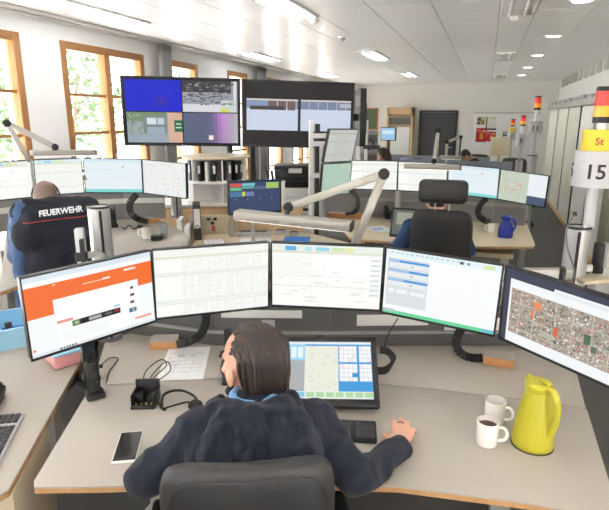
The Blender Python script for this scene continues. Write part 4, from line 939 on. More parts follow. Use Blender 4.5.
# ------------------------------------------------------------------ chairs
def office_chair(label, loc, rz, back_w=0.48, back_h=0.6, back_z=0.5, seat_z=0.47, headrest=None, group='office chairs', armrests=True, lean=0.10, arm_z=0.225):
    """Faces +y locally; the backrest stands at y = -0.24."""
    t = thing('office_chair', label, 'chair', loc, rz, group)
    obj('seat', MB().box((0, 0.02, seat_z - 0.05), (0.50, 0.48, 0.10), bev=0.04, seg=4), 'leather', t)
    m = MB(); nx, nz = 12, 12; grid = []
    bm = m.bm
    def pt(u, v, off):
        x = (u - 0.5) * back_w; z = back_z + v * back_h
        yb = -0.25 - lean * (v) + 0.05 * (2 * u - 1) ** 2 + 0.02 * math.sin(v * PI) ; return Vector((x, yb + off, z))
    def edge(u, v):                                           # rounded outline
        a = min(u, 1 - u) * back_w; b = min(v, 1 - v) * back_h; r = 0.09
        return a, b, r
    fr, bk = [], []
    for j in range(nz + 1):
        rf, rb = [], []
        for i in range(nx + 1):
            u, v = 0.5 - 0.5 * math.cos(PI * i / nx), 0.5 - 0.5 * math.cos(PI * j / nz)
            # superellipse outline
            a, b = 2 * u - 1, 2 * v - 1; s = (abs(a) ** 6 + abs(b) ** 6) ** (1 / 6) if (a or b) else 0; mx = max(abs(a), abs(b)); k = (mx / s) if s > 1e-6 else 1
            u2, v2 = 0.5 + 0.5 * a * k, 0.5 + 0.5 * b * k
            e = max(0.0, 1 - mx ** 8) ** 0.5; th = 0.012 + 0.038 * e
            rf.append(bm.verts.new(pt(u2, v2, th * 0.9))); rb.append(bm.verts.new(pt(u2, v2, -th)))
        fr.append(rf); bk.append(rb)
    for j in range(nz):
        for i in range(nx):
            bm.faces.new((fr[j][i], fr[j + 1][i], fr[j + 1][i + 1], fr[j][i + 1])); bm.faces.new((bk[j][i], bk[j][i + 1], bk[j + 1][i + 1], bk[j + 1][i]))
    loop = [(0, i) for i in range(nx)] + [(j, nx) for j in range(nz)] + [(nz, nx - i) for i in range(nx)] + [(nz - j, 0) for j in range(nz)]
    for q in range(len(loop)):
        (j, i), (j2, i2) = loop[q], loop[(q + 1) % len(loop)]
        bm.faces.new((fr[j][i], fr[j2][i2], bk[j2][i2], bk[j][i]))
    bmesh.ops.recalc_face_normals(bm, faces=bm.faces)
    br = obj('backrest', m.mesh('backrest', 'leather', 80), None, t)
    seam = [pt(0.5 + 0.5 * 0.9 * math.copysign(abs(math.cos(q)) ** 0.4, math.cos(q)), 0.5 + 0.5 * 0.92 * math.copysign(abs(math.sin(q)) ** 0.4, math.sin(q)), -0.049) for q in [2 * PI * k / 40 for k in range(41)]]
    obj('seam', MB().tube(seam, 0.0022, 6), 'leather', br)
    obj('spine', MB().tube([(0, -0.10, seat_z - 0.09), (0, -0.30, seat_z - 0.07), (0, -0.345, seat_z + 0.1), (0, -0.35 - lean * 0.4, back_z + back_h * 0.4)], 0.028, 10), 'dark_grey', t)
    if headrest:
        hz, hh, hw = headrest; yb = -0.24 - lean * 1.25
        obj('headrest', MB().box((0, yb, hz), (hw, 0.11, hh), (-0.1, 0, 0), bev=0.045, seg=4), 'leather', t)
        for s in (-1, 1): obj('headrest_post', MB().cyl((s * 0.055, yb - 0.01, back_z + back_h - 0.05), (s * 0.055, yb, hz - hh * 0.3), 0.008), 'aluminium', t)
    if armrests:
        for s in (-1, 1):
            ap = obj('armrest', MB().box((s * 0.30, 0.0, seat_z + arm_z), (0.085, 0.27, 0.04), bev=0.018, seg=3), 'black_soft', t)
            obj('armrest_post', MB().tube([(s * 0.22, 0.0, seat_z - 0.07), (s * 0.29, 0.0, seat_z - 0.05), (s * 0.30, 0.0, seat_z + arm_z - 0.015)], 0.018, 8), 'dark_grey', ap)
    obj('lift', MB().cyl((0, 0, 0.10), (0, 0, seat_z - 0.09), 0.028), 'black_plastic', t)
    for k in range(5):
        a = 2 * PI * k / 5 + 0.3; d = Vector((math.cos(a), math.sin(a), 0)); l = obj('base_leg', MB().bar(d * 0.03 + Vector((0, 0, 0.105)), d * 0.31 + Vector((0, 0, 0.075)), 0.045, 0.03, 0.008), 'black_plastic', t)
        pq = d * 0.3; n = Vector((-d.y, d.x, 0)) * 0.02
        obj('caster', MB().cyl(pq - n + Vector((0, 0, 0.031)), pq + n + Vector((0, 0, 0.031)), 0.03, seg=14), 'black_soft', l)
    return t

# ------------------------------------------------------------------ people
def head_parts(M, s=1.0, tilt=0):
    """Capsules and ellipsoids of a head and neck in its own frame (looks along +y), mapped by matrix M."""
    rot = M.to_euler()
    q = lambda *v: M @ (Vector(v) * s)
    P = [('ell', q(0, -0.012, 0.032), (0.074 * s, 0.097 * s, 0.090 * s), rot), ('ell', q(0, 0.022, -0.040), (0.059 * s, 0.070 * s, 0.076 * s), rot), ('ell', q(0, 0.058, -0.098), (0.028 * s, 0.026 * s, 0.022 * s), rot),
         ('ell', q(0, 0.070, 0.022), (0.052 * s, 0.024 * s, 0.014 * s), rot), ('cap', q(0, 0.090, 0.006), q(0, 0.110, -0.034), 0.010 * s, 0.0135 * s), ('ell', q(0.012, 0.098, -0.038), (0.010 * s,) * 3, rot), ('ell', q(-0.012, 0.098, -0.038), (0.010 * s,) * 3, rot),
         ('ell', q(0, 0.083, -0.064), (0.024 * s, 0.013 * s, 0.007 * s), rot), ('ell', q(0, 0.081, -0.075), (0.020 * s, 0.013 * s, 0.007 * s), rot), ('ell', q(0.038, 0.062, -0.018), (0.022 * s, 0.018 * s, 0.016 * s), rot), ('ell', q(-0.038, 0.062, -0.018), (0.022 * s, 0.018 * s, 0.016 * s), rot)]
    for e in (-1, 1):
        P.append(('ell', q(e * 0.080, 0.002, -0.016), (0.010 * s, 0.019 * s, 0.032 * s), rot)); P.append(('ell', q(e * 0.076, 0.008, -0.04), (0.009 * s, 0.011 * s, 0.013 * s), rot))
    return P
def face_details(parent, M, s, brow='hair_brown', glasses=False):
    q = lambda *v: M @ (Vector(v) * s)
    for e in (-1, 1):
        ey = obj('eye', MB().ball(q(e * 0.030, 0.0625, 0.0), 0.0105 * s), 'white_plastic', parent); obj('iris', MB().ball(q(e * 0.030, 0.0690, 0.0), 0.0050 * s), 'print_black', ey)
        obj('eyebrow', MB().tube([q(e * 0.014, 0.094, 0.024), q(e * 0.032, 0.092, 0.030), q(e * 0.052, 0.076, 0.024)], 0.005 * s, 6), brow, parent)
def fold(scale, amt, seed=0.0):
    def f(co):
        v = noise.noise(Vector((co.x * scale, co.y * scale, co.z * scale * 0.8 + seed))); v2 = noise.noise(Vector((co.x * scale * 2.3 + 5, co.y * scale * 2.3, co.z * scale * 2.1 + seed)))
        r = 1 - abs(v) * 2
        return amt * (r * 0.6 + 0.4 * v2 - 0.3)
    return f
def hand_parts(palm_from, wrist, fingers, thumb, r=0.0085):
    P = []
    for f in fingers: P.append(('chain', f, [r * 1.15, r * 1.05, r, r * 0.85]))
    P.append(('chain', thumb, [r * 1.5, r * 1.25, r * 1.05, r * 0.9]))
    for f in fingers: P.append(('cap', wrist, f[0], 0.022, r * 1.5))
    return P
def v3(*a): return Vector(a)

# --- the person at the nearest desk
per = thing('person', 'person in a navy hoodie seated at the nearest desk, hand on the mouse', 'person', (-0.57, 1.27, 0))
o = v3(-0.57, 1.27, 0)
def Lw(*a): return Vector(a) - o
HS = 1.10
HM = Matrix.Translation(Lw(-0.732, 1.60, 1.108)) @ Matrix.Rotation(R(68), 4, 'Z') @ Matrix.Rotation(R(-3), 4, 'X')
def hv(*p): return HM @ (Vector(p) * HS)
hip, waist, chest, nb = Lw(-0.60, 1.30, 0.56), Lw(-0.605, 1.325, 0.72), Lw(-0.645, 1.42, 0.885), Lw(-0.68, 1.515, 0.985)
shL, shR = Lw(-0.815, 1.385, 0.945), Lw(-0.485, 1.565, 0.935)
elL, wrL = Lw(-0.985, 1.30, 0.795), Lw(-0.83, 1.60, 0.788)
elR, wrR = Lw(-0.312, 1.50, 0.808), Lw(-0.212, 1.752, 0.789)
kneeL, kneeR = Lw(-0.84, 1.62, 0.50), Lw(-0.56, 1.70, 0.50)
body = head_parts(HM, HS)
body += [('cap', hv(0, -0.03, -0.06), nb + v3(0, 0, 0.0), 0.06, 0.066), ('cap', nb, chest, 0.08, 0.10), ('cap', chest, waist, 0.10, 0.10), ('cap', waist, hip, 0.10, 0.11), ('cap', shL, shR, 0.055, 0.055), ('cap', shL, nb, 0.05, 0.05), ('cap', shR, nb, 0.05, 0.05)]
for a, b, c in ((shL, elL, wrL), (shR, elR, wrR)): body += [('cap', a, b, 0.046, 0.037), ('cap', b, c, 0.037, 0.026)]
fr_ = [[(-0.247, 1.846, 0.800), (-0.258, 1.888, 0.804), (-0.264, 1.921, 0.788), (-0.267, 1.940, 0.772)], [(-0.225, 1.856, 0.803), (-0.231, 1.905, 0.807), (-0.235, 1.941, 0.788), (-0.237, 1.958, 0.772)], [(-0.203, 1.852, 0.800), (-0.204, 1.898, 0.802), (-0.206, 1.932, 0.783), (-0.207, 1.947, 0.768)], [(-0.183, 1.838, 0.793), (-0.178, 1.874, 0.791), (-0.176, 1.900, 0.774), (-0.176, 1.914, 0.760)]]
body += hand_parts(None, wrR, [[Lw(*p) for p in f] for f in fr_], [Lw(*p) for p in ((-0.235, 1.785, 0.784), (-0.268, 1.815, 0.776), (-0.283, 1.846, 0.766), (-0.284, 1.868, 0.760))], 0.0102)
fl_ = [[(-0.765 + 0.022 * k, 1.715 - 0.012 * k, 0.775), (-0.735 + 0.022 * k, 1.75 - 0.012 * k, 0.773), (-0.715 + 0.02 * k, 1.77 - 0.012 * k, 0.762), (-0.705 + 0.02 * k, 1.778 - 0.012 * k, 0.755)] for k in range(4)]
body += hand_parts(None, wrL, [[Lw(*p) for p in f] for f in fl_], [Lw(*p) for p in ((-0.79, 1.70, 0.77), (-0.80, 1.735, 0.765), (-0.79, 1.76, 0.758), (-0.785, 1.77, 0.755))])
for s, k in ((-1, kneeL), (1, kneeR)):
    h0 = hip + v3(s * 0.085, 0.03 + s * 0.03, -0.02); f0 = v3(k.x, k.y + 0.05, 0.09); body += [('cap', h0, k, 0.075, 0.055), ('cap', k, f0, 0.055, 0.038), ('cap', f0, f0 + v3(-0.03, 0.12, -0.045), 0.036, 0.03)]
bo = obj('body', fuse('body', body, 'skin', 0.0055, 5), None, per)
face_details(bo, HM, HS)
nails = MB()
for f in fr_:
    a, b = Lw(*f[2]), Lw(*f[3]); d = (b - a).normalized(); nails.ball(b + d * 0.001 + v3(0, 0, 0.0062), (0.0042, 0.0055, 0.0016), 10, 6, (0.7, 0, 0.15))
obj('fingernails', nails, mat('nail', (226, 184, 166), 0.3), bo)
obj('ring', MB().tube([Lw(-0.227, 1.875, 0.805) + v3(math.cos(k * PI / 6) * 0.0122, -0.001, math.sin(k * PI / 6) * 0.0122) for k in range(13)], 0.0022, 6), 'dark_grey', bo)
# hoodie
hd = [('cap', nb + v3(0, -0.01, -0.03), chest, 0.112, 0.148), ('cap', chest, waist, 0.150, 0.145), ('cap', waist, hip, 0.145, 0.150), ('cap', shL, shR, 0.088, 0.088), ('cap', shL, nb, 0.078, 0.072), ('cap', shR, nb, 0.078, 0.072),
      ('cap', shL, elL, 0.083, 0.062), ('cap', elL, wrL, 0.062, 0.047), ('cap', shR, elR, 0.083, 0.063), ('cap', elR, wrR + v3(0.0, -0.018, 0), 0.063, 0.045), ('ell', chest + v3(-0.1, -0.05, 0), (0.12, 0.12, 0.13)), ('ell', chest + v3(0.12, 0.05, 0.0), (0.11, 0.11, 0.12))]
hoodie = obj('hoodie', fuse('hoodie', hd, 'hoodie', 0.0075, 5, fold(9, 0.019)), None, per)
# hood bunched behind the neck
u = (shR - shL).normalized(); back_d = v3(u.y, -u.x, 0)
hood = []
ring = [nb + (u * math.cos(a) * 0.128 + back_d * math.sin(a) * 0.105) + v3(0, 0, 0.020 + 0.018 * math.sin(a)) for a in [R(-35 + k * 25) for k in range(11)]]
hood.append(('chain', ring, [0.022, 0.03, 0.038, 0.043, 0.046, 0.047, 0.046, 0.043, 0.038, 0.03, 0.022]))
tip = nb + back_d * 0.232 + v3(0, 0, -0.09)
for k_ in range(-3, 4): hood.append(('cap', ring[5 - k_ if abs(k_) < 3 else 5 - k_], tip + u * (0.052 * k_) + v3(0, 0, 0.018 * abs(k_)) - back_d * 0.012 * abs(k_), 0.044, 0.040))
obj('hood', fuse('hood', hood, 'hoodie', 0.007, 5, fold(12, 0.02, 3)), None, hoodie)
obj('collar', fuse('collar', [('chain', [nb + (u * math.cos(a) * 0.070 + back_d * math.sin(a) * 0.060 + v3(0, 0, 0.055)) for a in [R(-60 + 20 * k) for k in range(16)]], [0.015] * 16)], 'collar_blue', 0.006, 3), None, hoodie, 'light blue collar')
for (el, wr) in ((elR, wrR), (elL, wrL)):
    d = (wr - el).normalized(); obj('cuff', MB().cyl(wr - d * 0.04, wr + d * 0.012, 0.046, 0.041, 20), 'hoodie', hoodie)
tp = []
for s, k in ((-1, kneeL), (1, kneeR)):
    h0 = hip + v3(s * 0.085, 0.03 + s * 0.03, -0.02); f0 = v3(k.x, k.y + 0.045, 0.12); tp += [('cap', h0, k, 0.092, 0.072), ('cap', k, f0, 0.072, 0.058)]
tp.append(('ell', hip, (0.17, 0.15, 0.11)))
obj('trousers', fuse('trousers', tp, 'trousers', 0.012, 4), None, per)
for s, k in ((-1, kneeL), (1, kneeR)): obj('shoe', MB().box((k.x - 0.015, k.y + 0.1, 0.045), (0.10, 0.27, 0.085), bev=0.035, seg=4), 'shoe', per)
# hair: combed back to the nape
def hair_back(parent, M, s=1.0, mt='hair_brown', n=520, length=0.135, seed=1):
    q = lambda v: M @ (Vector(v) * s); rot = M.to_euler(); rn = random.Random(seed)
    base = [('ell', q((0, -0.046, 0.042)), (0.077 * s, 0.079 * s, 0.083 * s), rot), ('ell', q((0, -0.058, -0.005)), (0.071 * s, 0.056 * s, 0.076 * s), rot), ('ell', q((0, -0.066, -0.065)), (0.048 * s, 0.038 * s, 0.046 * s), rot)]
    h = obj('hair', fuse('hair', base, mt, 0.006, 4), None, parent)
    m, m2 = MB(), MB()
    for k in range(n):
        a = rn.uniform(-1, 1); lift = rn.uniform(-0.003, 0.011); kk = max(0.42, math.sqrt(max(0, 1 - a * a * 0.92)))
        rx, ry, rz = 0.086 + lift, 0.099 + lift, 0.092 + lift
        f0 = R(rn.uniform(66, 90)) if abs(a) < 0.5 else R(rn.uniform(84, 112)); pts = []; drift = rn.uniform(-0.24, 0.24)
        for i in range(6):
            fi = f0 + (R(172) - f0) * i / 5; aa = max(-1, min(1, a + drift * i / 5))
            pts.append(Vector((rx * aa, -0.020 + ry * kk * math.cos(fi), 0.036 + rz * kk * math.sin(fi))))
        xb = pts[-1].x; ln = -length + rn.uniform(-0.008, 0.08); yb = pts[-1].y
        pts.append(Vector((xb * 0.93, min(yb, -0.066 - 0.03 * (1 - abs(a))), -0.040))); pts.append(Vector((xb * rn.uniform(0.25, 0.72) + rn.uniform(-0.014, 0.014), -0.078 - 0.028 * (1 - abs(a)) + rn.uniform(-0.012, 0.006), ln)))
        pts = [p + Vector((rn.gauss(0, 0.0032), rn.gauss(0, 0.0022), rn.gauss(0, 0.0026))) for p in pts]
        (m if k % 4 else m2).tube([q(p) for p in catmull(pts, 3)], rn.uniform(0.0030, 0.0048) * s, 4, lambda u: 0.6 + 0.7 * math.sin(PI * min(1, 0.15 + u * 0.8)) * (1 - 0.6 * u))
    s2_ = obj('strands', m2, 'hair_light', h); s2_['kind'] = 'stuff'
    st = obj('strands', m, mt, h); st['kind'] = 'stuff'
    return h
hair_back(per, HM, HS)
# beard and the headset worn on the ear
bd = [('chain', [hv(*p) for p in ((0.064, 0.015, -0.035), (0.056, 0.03, -0.07), (0.046, 0.05, -0.090), (0.02, 0.075, -0.106), (0, 0.082, -0.110), (-0.02, 0.075, -0.106), (-0.046, 0.05, -0.090), (-0.056, 0.03, -0.07), (-0.064, 0.015, -0.035))], [0.007, 0.012, 0.016, 0.019, 0.021, 0.019, 0.016, 0.012, 0.007]), ('chain', [hv(*p) for p in ((0.028, 0.088, -0.07), (0.016, 0.099, -0.054), (0, 0.102, -0.052), (-0.016, 0.099, -0.054), (-0.028, 0.088, -0.07))], [0.006] * 5)]
obj('beard', fuse('beard', bd, 'hair_brown', 0.005, 2, fold(60, 0.004)), None, per)
obj('mouthpiece', MB().tube(catmull([hv(*p) for p in ((0.083, 0.0, -0.03), (0.082, 0.04, -0.06), (0.06, 0.085, -0.085))]), 0.003, 6).ball(hv(0.058, 0.088, -0.087), 0.008), 'black_plastic', per)
# mouse
t = thing('computer_mouse', 'pale computer mouse under the hand of the seated person', 'mouse', (-0.222, 1.900, ZT + 0.0005), R(4))
obj('shell', MB().ball((0, 0, 0.0), (0.031, 0.056, 0.032)), 'grey_plastic', t); obj('wheel', MB().cyl((-0.004, 0.035, 0.025), (0.004, 0.035, 0.025), 0.008), 'black_plastic', t)
for v in t.children[0].data.vertices: v.co.z = max(0.001, v.co.z)

office_chair('dark grey leather office chair of the person at the nearest desk', (-0.655, 1.41, 0), R(24), back_w=0.50, back_h=0.60, back_z=0.445, lean=0.03, armrests=True, arm_z=0.155)

# --- the person in the lettered jacket at the left desk
ZL = 0.92
hp_ = at(45, 191, 4.12); base = Vector((hp_.x + 0.17, hp_.y - 0.10, 0)); rzL = R(42)
per2 = thing('person', 'person in a dark jacket lettered across the back at the left desk', 'person', base, rzL)
inv = Matrix.Rotation(-rzL, 4, 'Z') @ Matrix.Translation(-base)
hl = inv @ hp_; HM2 = Matrix.Translation(hl + v3(0, 0.02, -0.065)) @ Matrix.Rotation(R(-24), 4, 'X')
nb2 = v3(0, 0.03, 1.365); S2 = [v3(-0.185, 0.0, 1.335), v3(0.185, 0.0, 1.335)]; E2 = [v3(-0.26, 0.08, 1.05), v3(0.235, 0.12, 1.05)]; Wr = [v3(-0.22, 0.36, 1.02), v3(0.22, 0.36, 1.02)]
body = head_parts(HM2) + [('cap', HM2 @ v3(0, -0.03, -0.06), nb2, 0.056, 0.06), ('cap', nb2, v3(0, 0.02, 1.2), 0.062, 0.08), ('cap', v3(0, 0.02, 1.2), v3(0, 0, 0.72), 0.09, 0.12), ('cap', S2[0], S2[1], 0.055, 0.055)]
for i, s in ((0, -1), (1, 1)):
    body += [('cap', S2[i], E2[i], 0.045, 0.036), ('cap', E2[i], Wr[i], 0.036, 0.026)]
    body += hand_parts(None, Wr[i], [[Wr[i] + v3(-0.03 + 0.02 * k, 0.08, -0.005), Wr[i] + v3(-0.03 + 0.02 * k, 0.115, 0), Wr[i] + v3(-0.03 + 0.02 * k, 0.14, -0.012), Wr[i] + v3(-0.03 + 0.02 * k, 0.155, -0.02)] for k in range(4)], [Wr[i] + v3(-s * 0.02, 0.03, -0.005), Wr[i] + v3(-s * 0.045, 0.06, -0.01), Wr[i] + v3(-s * 0.05, 0.085, -0.015), Wr[i] + v3(-s * 0.05, 0.095, -0.02)])
    body += [('cap', v3(s * 0.09, 0.0, 0.66), v3(s * 0.13, 0.42, 0.64), 0.08, 0.06), ('cap', v3(s * 0.13, 0.42, 0.64), v3(s * 0.13, 0.40, 0.16), 0.06, 0.045), ('cap', v3(s * 0.13, 0.40, 0.13), v3(s * 0.13, 0.52, 0.10), 0.04, 0.03)]
b2 = obj('body', fuse('body', body, 'skin_tan', 0.007, 4), None, per2); face_details(b2, HM2, 1.0, 'hair_grey')
jk = [('cap', v3(0, 0.0, 1.29), v3(0, -0.01, 1.02), 0.15, 0.17), ('cap', v3(-0.08, -0.015, 1.05), v3(-0.09, -0.03, 0.72), 0.16, 0.155), ('cap', v3(0.08, -0.015, 1.05), v3(0.08, -0.03, 0.72), 0.155, 0.15), ('cap', S2[0], S2[1], 0.10, 0.10), ('cap', S2[0], nb2, 0.085, 0.075), ('cap', S2[1], nb2, 0.085, 0.075), ('cap', v3(-0.13, -0.06, 1.30), v3(0.13, -0.06, 1.30), 0.10, 0.10), ('cap', v3(-0.15, -0.03, 1.2), v3(0.15, -0.03, 1.2), 0.14, 0.14)]
jme = fuse('jacket', jk, 'jacket', 0.010, 8, fold(7, 0.014, 2)); jo = obj('jacket', jme, None, per2)
for i, s in ((0, -1), (1, 1)):
    obj('sleeve', fuse('sleeve', [('cap', S2[i], E2[i], 0.098, 0.075), ('cap', E2[i], Wr[i], 0.075, 0.052)], 'jacket_daylit' if i == 0 else 'jacket', 0.010, 5, fold(11, 0.011, 4)), None, jo)  # left sleeve takes the painted daylight blue
obj('daylit_side', fuse('daylit_side', [('cap', v3(-0.215, 0.0, 1.22), v3(-0.235, -0.02, 0.70), 0.075, 0.08)], 'jacket_daylit', 0.010, 4, fold(9, 0.012, 5)), None, jo)  # left flank of the dark jacket, coloured as if lit by the window
obj('collar', fuse('collar', [('chain', [nb2 + v3(0.085 * math.cos(a), -0.01 + 0.075 * math.sin(a), 0.03) for a in [R(170 + 20 * k) for k in range(11)]], [0.03] * 11)], 'jacket', 0.008, 3), None, jo)
tree_ = BVHTree.FromPolygons([v.co.copy() for v in jme.vertices], [p.vertices[:] for p in jme.polygons])
def on_back(me, z0, dz=0.003):
    for v in me.vertices:
        x, z = v.co.x + 0.03, v.co.y + z0 - 0.10 * v.co.x ** 2 + 0.06 * v.co.x
        h = tree_.ray_cast(v3(x, -1.0, z), v3(0, 1, 0)); yy = h[0].y if h[0] else -0.17
        v.co = (x, yy - dz - (0.001 if v.co.z > 0 else -0.001), z)
    return me
me = on_back(text_mesh('FEUERWEHR', 0.046, 0.001, 0.0014, 1.0), 1.362, 0.006); me.materials.append(mat('silver_print')); obj('lettering', me, None, jo, 'silver lettering')
ln = MB().tube([v3(-0.2 + 0.4 * k / 40, 0, 0) for k in range(41)], 0.0025, 4).mesh('red_piping', 'red_print')
for v in ln.vertices:
    x, z = v.co.x, 1.315 + v.co.z - 0.10 * v.co.x ** 2 + 0.06 * v.co.x; h = tree_.ray_cast(v3(x, -1.0, z), v3(0, 1, 0)); v.co = (x, (h[0].y if h[0] else -0.17) - 0.002 + v.co.y * 0.4, z)
obj('red_piping', ln, None, jo)
obj('hair', fuse('hair', [('ell', HM2 @ v3(0, -0.018, 0.040), (0.078, 0.099, 0.088), HM2.to_euler()), ('ell', HM2 @ v3(0, -0.05, -0.01), (0.072, 0.062, 0.07), HM2.to_euler())], 'hair_grey', 0.007, 3), None, per2)
obj('headset', MB().tube([HM2 @ v3(0.088 * math.cos(a), -0.005, 0.03 + 0.1 * math.sin(a)) for a in [R(-10 + 20 * k) for k in range(11)]], 0.006), 'dark_grey', per2)
obj('trousers', fuse('trousers', [('ell', v3(0, -0.02, 0.68), (0.19, 0.17, 0.12))] + [c_ for s in (-1, 1) for c_ in (('cap', v3(s * 0.09, 0, 0.66), v3(s * 0.13, 0.42, 0.64), 0.095, 0.075), ('cap', v3(s * 0.13, 0.42, 0.64), v3(s * 0.13, 0.40, 0.2), 0.075, 0.06))], 'trousers', 0.013, 3), None, per2)
for s in (-1, 1): obj('shoe', MB().box((s * 0.13, 0.46, 0.13), (0.10, 0.27, 0.09), bev=0.035, seg=3), 'shoe', per2)
office_chair('black chair under the person in the lettered jacket', (base.x, base.y, 0), rzL, back_w=0.42, back_h=0.26, back_z=0.66, seat_z=0.585, lean=0.0, armrests=False)

# --- the person hidden behind the high backed chair at the right desk
cb = at(441, 225, 4.45)
rz3 = R(0)
per3 = thing('person', 'person in a blue top mostly hidden by the high backed chair', 'person', (cb.x - 0.07, cb.y + 0.36, 0), R(6))
def seated(root, skin, top, HMx, sw=0.19, z=0.0, voxel=0.010, hair='hair_brown', legs=True, arms=None, long_hair=False):
    nbx = v3(0, 0.02, 1.06 + z); S = [v3(-sw, 0, 1.0 + z), v3(sw, 0, 1.0 + z)]; E = arms[0] if arms else [v3(-sw - 0.08, 0.06, 0.77 + z), v3(sw + 0.08, 0.06, 0.77 + z)]; Wx = arms[1] if arms else [v3(-0.17, 0.3, 0.80 + z), v3(0.17, 0.3, 0.80 + z)]
    B = head_parts(HMx) + [('cap', HMx @ v3(0, -0.03, -0.06), nbx, 0.055, 0.06), ('cap', nbx, v3(0, 0, 0.56 + z), 0.09, 0.11), ('cap', S[0], S[1], 0.05, 0.05)]
    Tp = [('cap', nbx - v3(0, 0, 0.06), v3(0, 0, 0.56 + z), 0.12, 0.15), ('cap', S[0], S[1], 0.085, 0.085), ('cap', S[0], nbx, 0.075, 0.07), ('cap', S[1], nbx, 0.075, 0.07)]
    for i, s in ((0, -1), (1, 1)):
        B += [('cap', S[i], E[i], 0.044, 0.036), ('cap', E[i], Wx[i], 0.036, 0.026)]; Tp += [('cap', S[i], E[i], 0.078, 0.062), ('cap', E[i], Wx[i], 0.060, 0.044)]
        B += hand_parts(None, Wx[i], [[Wx[i] + v3(-0.03 + 0.02 * k, 0.08, -0.005), Wx[i] + v3(-0.03 + 0.02 * k, 0.115, 0), Wx[i] + v3(-0.03 + 0.02 * k, 0.14, -0.01), Wx[i] + v3(-0.03 + 0.02 * k, 0.155, -0.018)] for k in range(4)], [Wx[i] + v3(-s * 0.02, 0.03, 0), Wx[i] + v3(-s * 0.045, 0.06, -0.01), Wx[i] + v3(-s * 0.05, 0.08, -0.012), Wx[i] + v3(-s * 0.05, 0.09, -0.015)])
        B += [('cap', v3(s * 0.09, 0, 0.53), v3(s * 0.12, 0.42, 0.5), 0.08, 0.06), ('cap', v3(s * 0.12, 0.42, 0.5), v3(s * 0.12, 0.44, 0.09), 0.06, 0.04), ('cap', v3(s * 0.12, 0.44, 0.08), v3(s * 0.12, 0.56, 0.05), 0.04, 0.03)]
    bb = obj('body', fuse('body', B, skin, voxel, 3), None, root); face_details(bb, HMx, 1.0, hair)
    obj('top', fuse('top', Tp, top, 0.012, 4, fold(10, 0.011, 6)), None, root)
    obj('trousers', fuse('trousers', [('ell', v3(0, -0.02, 0.55), (0.18, 0.16, 0.11))] + [c_ for s in (-1, 1) for c_ in (('cap', v3(s * 0.09, 0, 0.53), v3(s * 0.12, 0.42, 0.5), 0.09, 0.072), ('cap', v3(s * 0.12, 0.42, 0.5), v3(s * 0.12, 0.44, 0.14), 0.072, 0.058))], 'trousers', 0.014, 3), None, root)
    for s in (-1, 1): obj('shoe', MB().box((s * 0.12, 0.5, 0.045), (0.10, 0.27, 0.085), bev=0.035, seg=3), 'shoe', root)
    if long_hair: hair_back(root, HMx, 1.0, hair, 160, 0.12)
    else: obj('hair', fuse('hair', [('ell', HMx @ v3(0, -0.020, 0.042), (0.081, 0.099, 0.088), HMx.to_euler()), ('ell', HMx @ v3(0, -0.052, -0.01), (0.074, 0.062, 0.07), HMx.to_euler())], hair, 0.008, 3), None, root)
    return S
seated(per3, 'skin', 'shirt_blue', Matrix.Translation((0.0, 0.10, 1.22)) @ Matrix.Rotation(R(-25), 4, 'X'), sw=0.21, arms=([v3(-0.33, 0.02, 0.79), v3(0.31, 0.08, 0.80)], [v3(-0.24, 0.3, 0.79), v3(0.2, 0.34, 0.79)]))
office_chair('black high backed leather chair with headrest at the right desk', (cb.x, cb.y + 0.30, 0), R(0), back_w=0.50, back_h=0.70, back_z=0.53, lean=0.05, headrest=(1.375, 0.19, 0.385), armrests=True)

# ------------------------------------------------------------------ left workstation (raised desk)
G2 = 'monitors on the left desk'
monitor('pale monitor cut by the left edge on the left desk', (-3.90, 3.60, 1.42), 66, 5, 0, 0.535, 0.335, sc_light(11), G2, mount=0.1)
monitor('pale monitor directly in front of the head of the lettered jacket', (-3.732, 3.978, 1.42), 47.5, 7.4, 0, 0.535, 0.335, sc_table(12, (216, 232, 236), True), G2, mount=0.1)
monitor('pale monitor right of the head of the lettered jacket', (-3.365, 4.372, 1.405), 28.3, 3.7, 1.7, 0.535, 0.335, sc_r3(), G2, mount=0.1)
monitor('pale map monitor at the right end of the left desk', (-2.878, 4.48, 1.383), -9.1, 0.4, 2.2, 0.535, 0.335, [(a, b, c, d, tuple(min(255, int(v * 0.35 + 150)) for v in col), l) for (a, b, c, d, col, l) in flip(sc_map(31, (220, 228, 222)))], G2, mount=0.1)
t = thing('desk', 'raised white desk with wooden edge used by the person in the lettered jacket', 'desk', (0, 0, 0))
q = lambda x, y, z=ZL: onz(x, y, z)
pl = [q(0, 292), q(60, 270), q(112, 256), q(187, 247), q(190, 236), q(164, 221), q(60, 213), q(0, 226)]
poly = [(p.x, p.y) for p in pl]
poly = [(max(x, XL + 0.08), y_) for (x, y_) in poly]
table_top(poly, ZL, 0, t)
for (x, y_) in ((-3.5, 4.3), (-2.55, 4.15), (-3.7, 3.3)): obj('leg', MB().box((x, y_, 0.45), (0.08, 0.08, 0.89), bev=0.006), 'alu_matt', t); obj('foot', MB().box((x, y_, 0.02), (0.09, 0.5, 0.04), (0, 0, 0.5), bev=0.01), 'alu_matt', t)
t = thing('desk_screen', 'grey upright cable screen behind the left desk', 'desk screen', (0, 0, 0))
pq = [Vector((-4.28, 3.55, ZL)), Vector((-3.98, 4.25, ZL)), Vector((-3.5, 4.68, ZL)), Vector((-3.12, 4.84, ZL))]
for a, b in zip(pq, pq[1:]):
    obj('panel', MB().bar(a + v3(0, 0, 0.16), b + v3(0, 0, 0.16), 0.025, 0.315, 0.004), 'screen_grey', t); obj('ledge', MB().bar(a + v3(0.01, -0.03, 0.20), b + v3(0.01, -0.03, 0.20), 0.03, 0.05, 0.004), 'white_lacquer', t)
t = thing('monitor_rail', 'aluminium rail behind the monitors of the left desk', 'rail', (0, 0, 0))
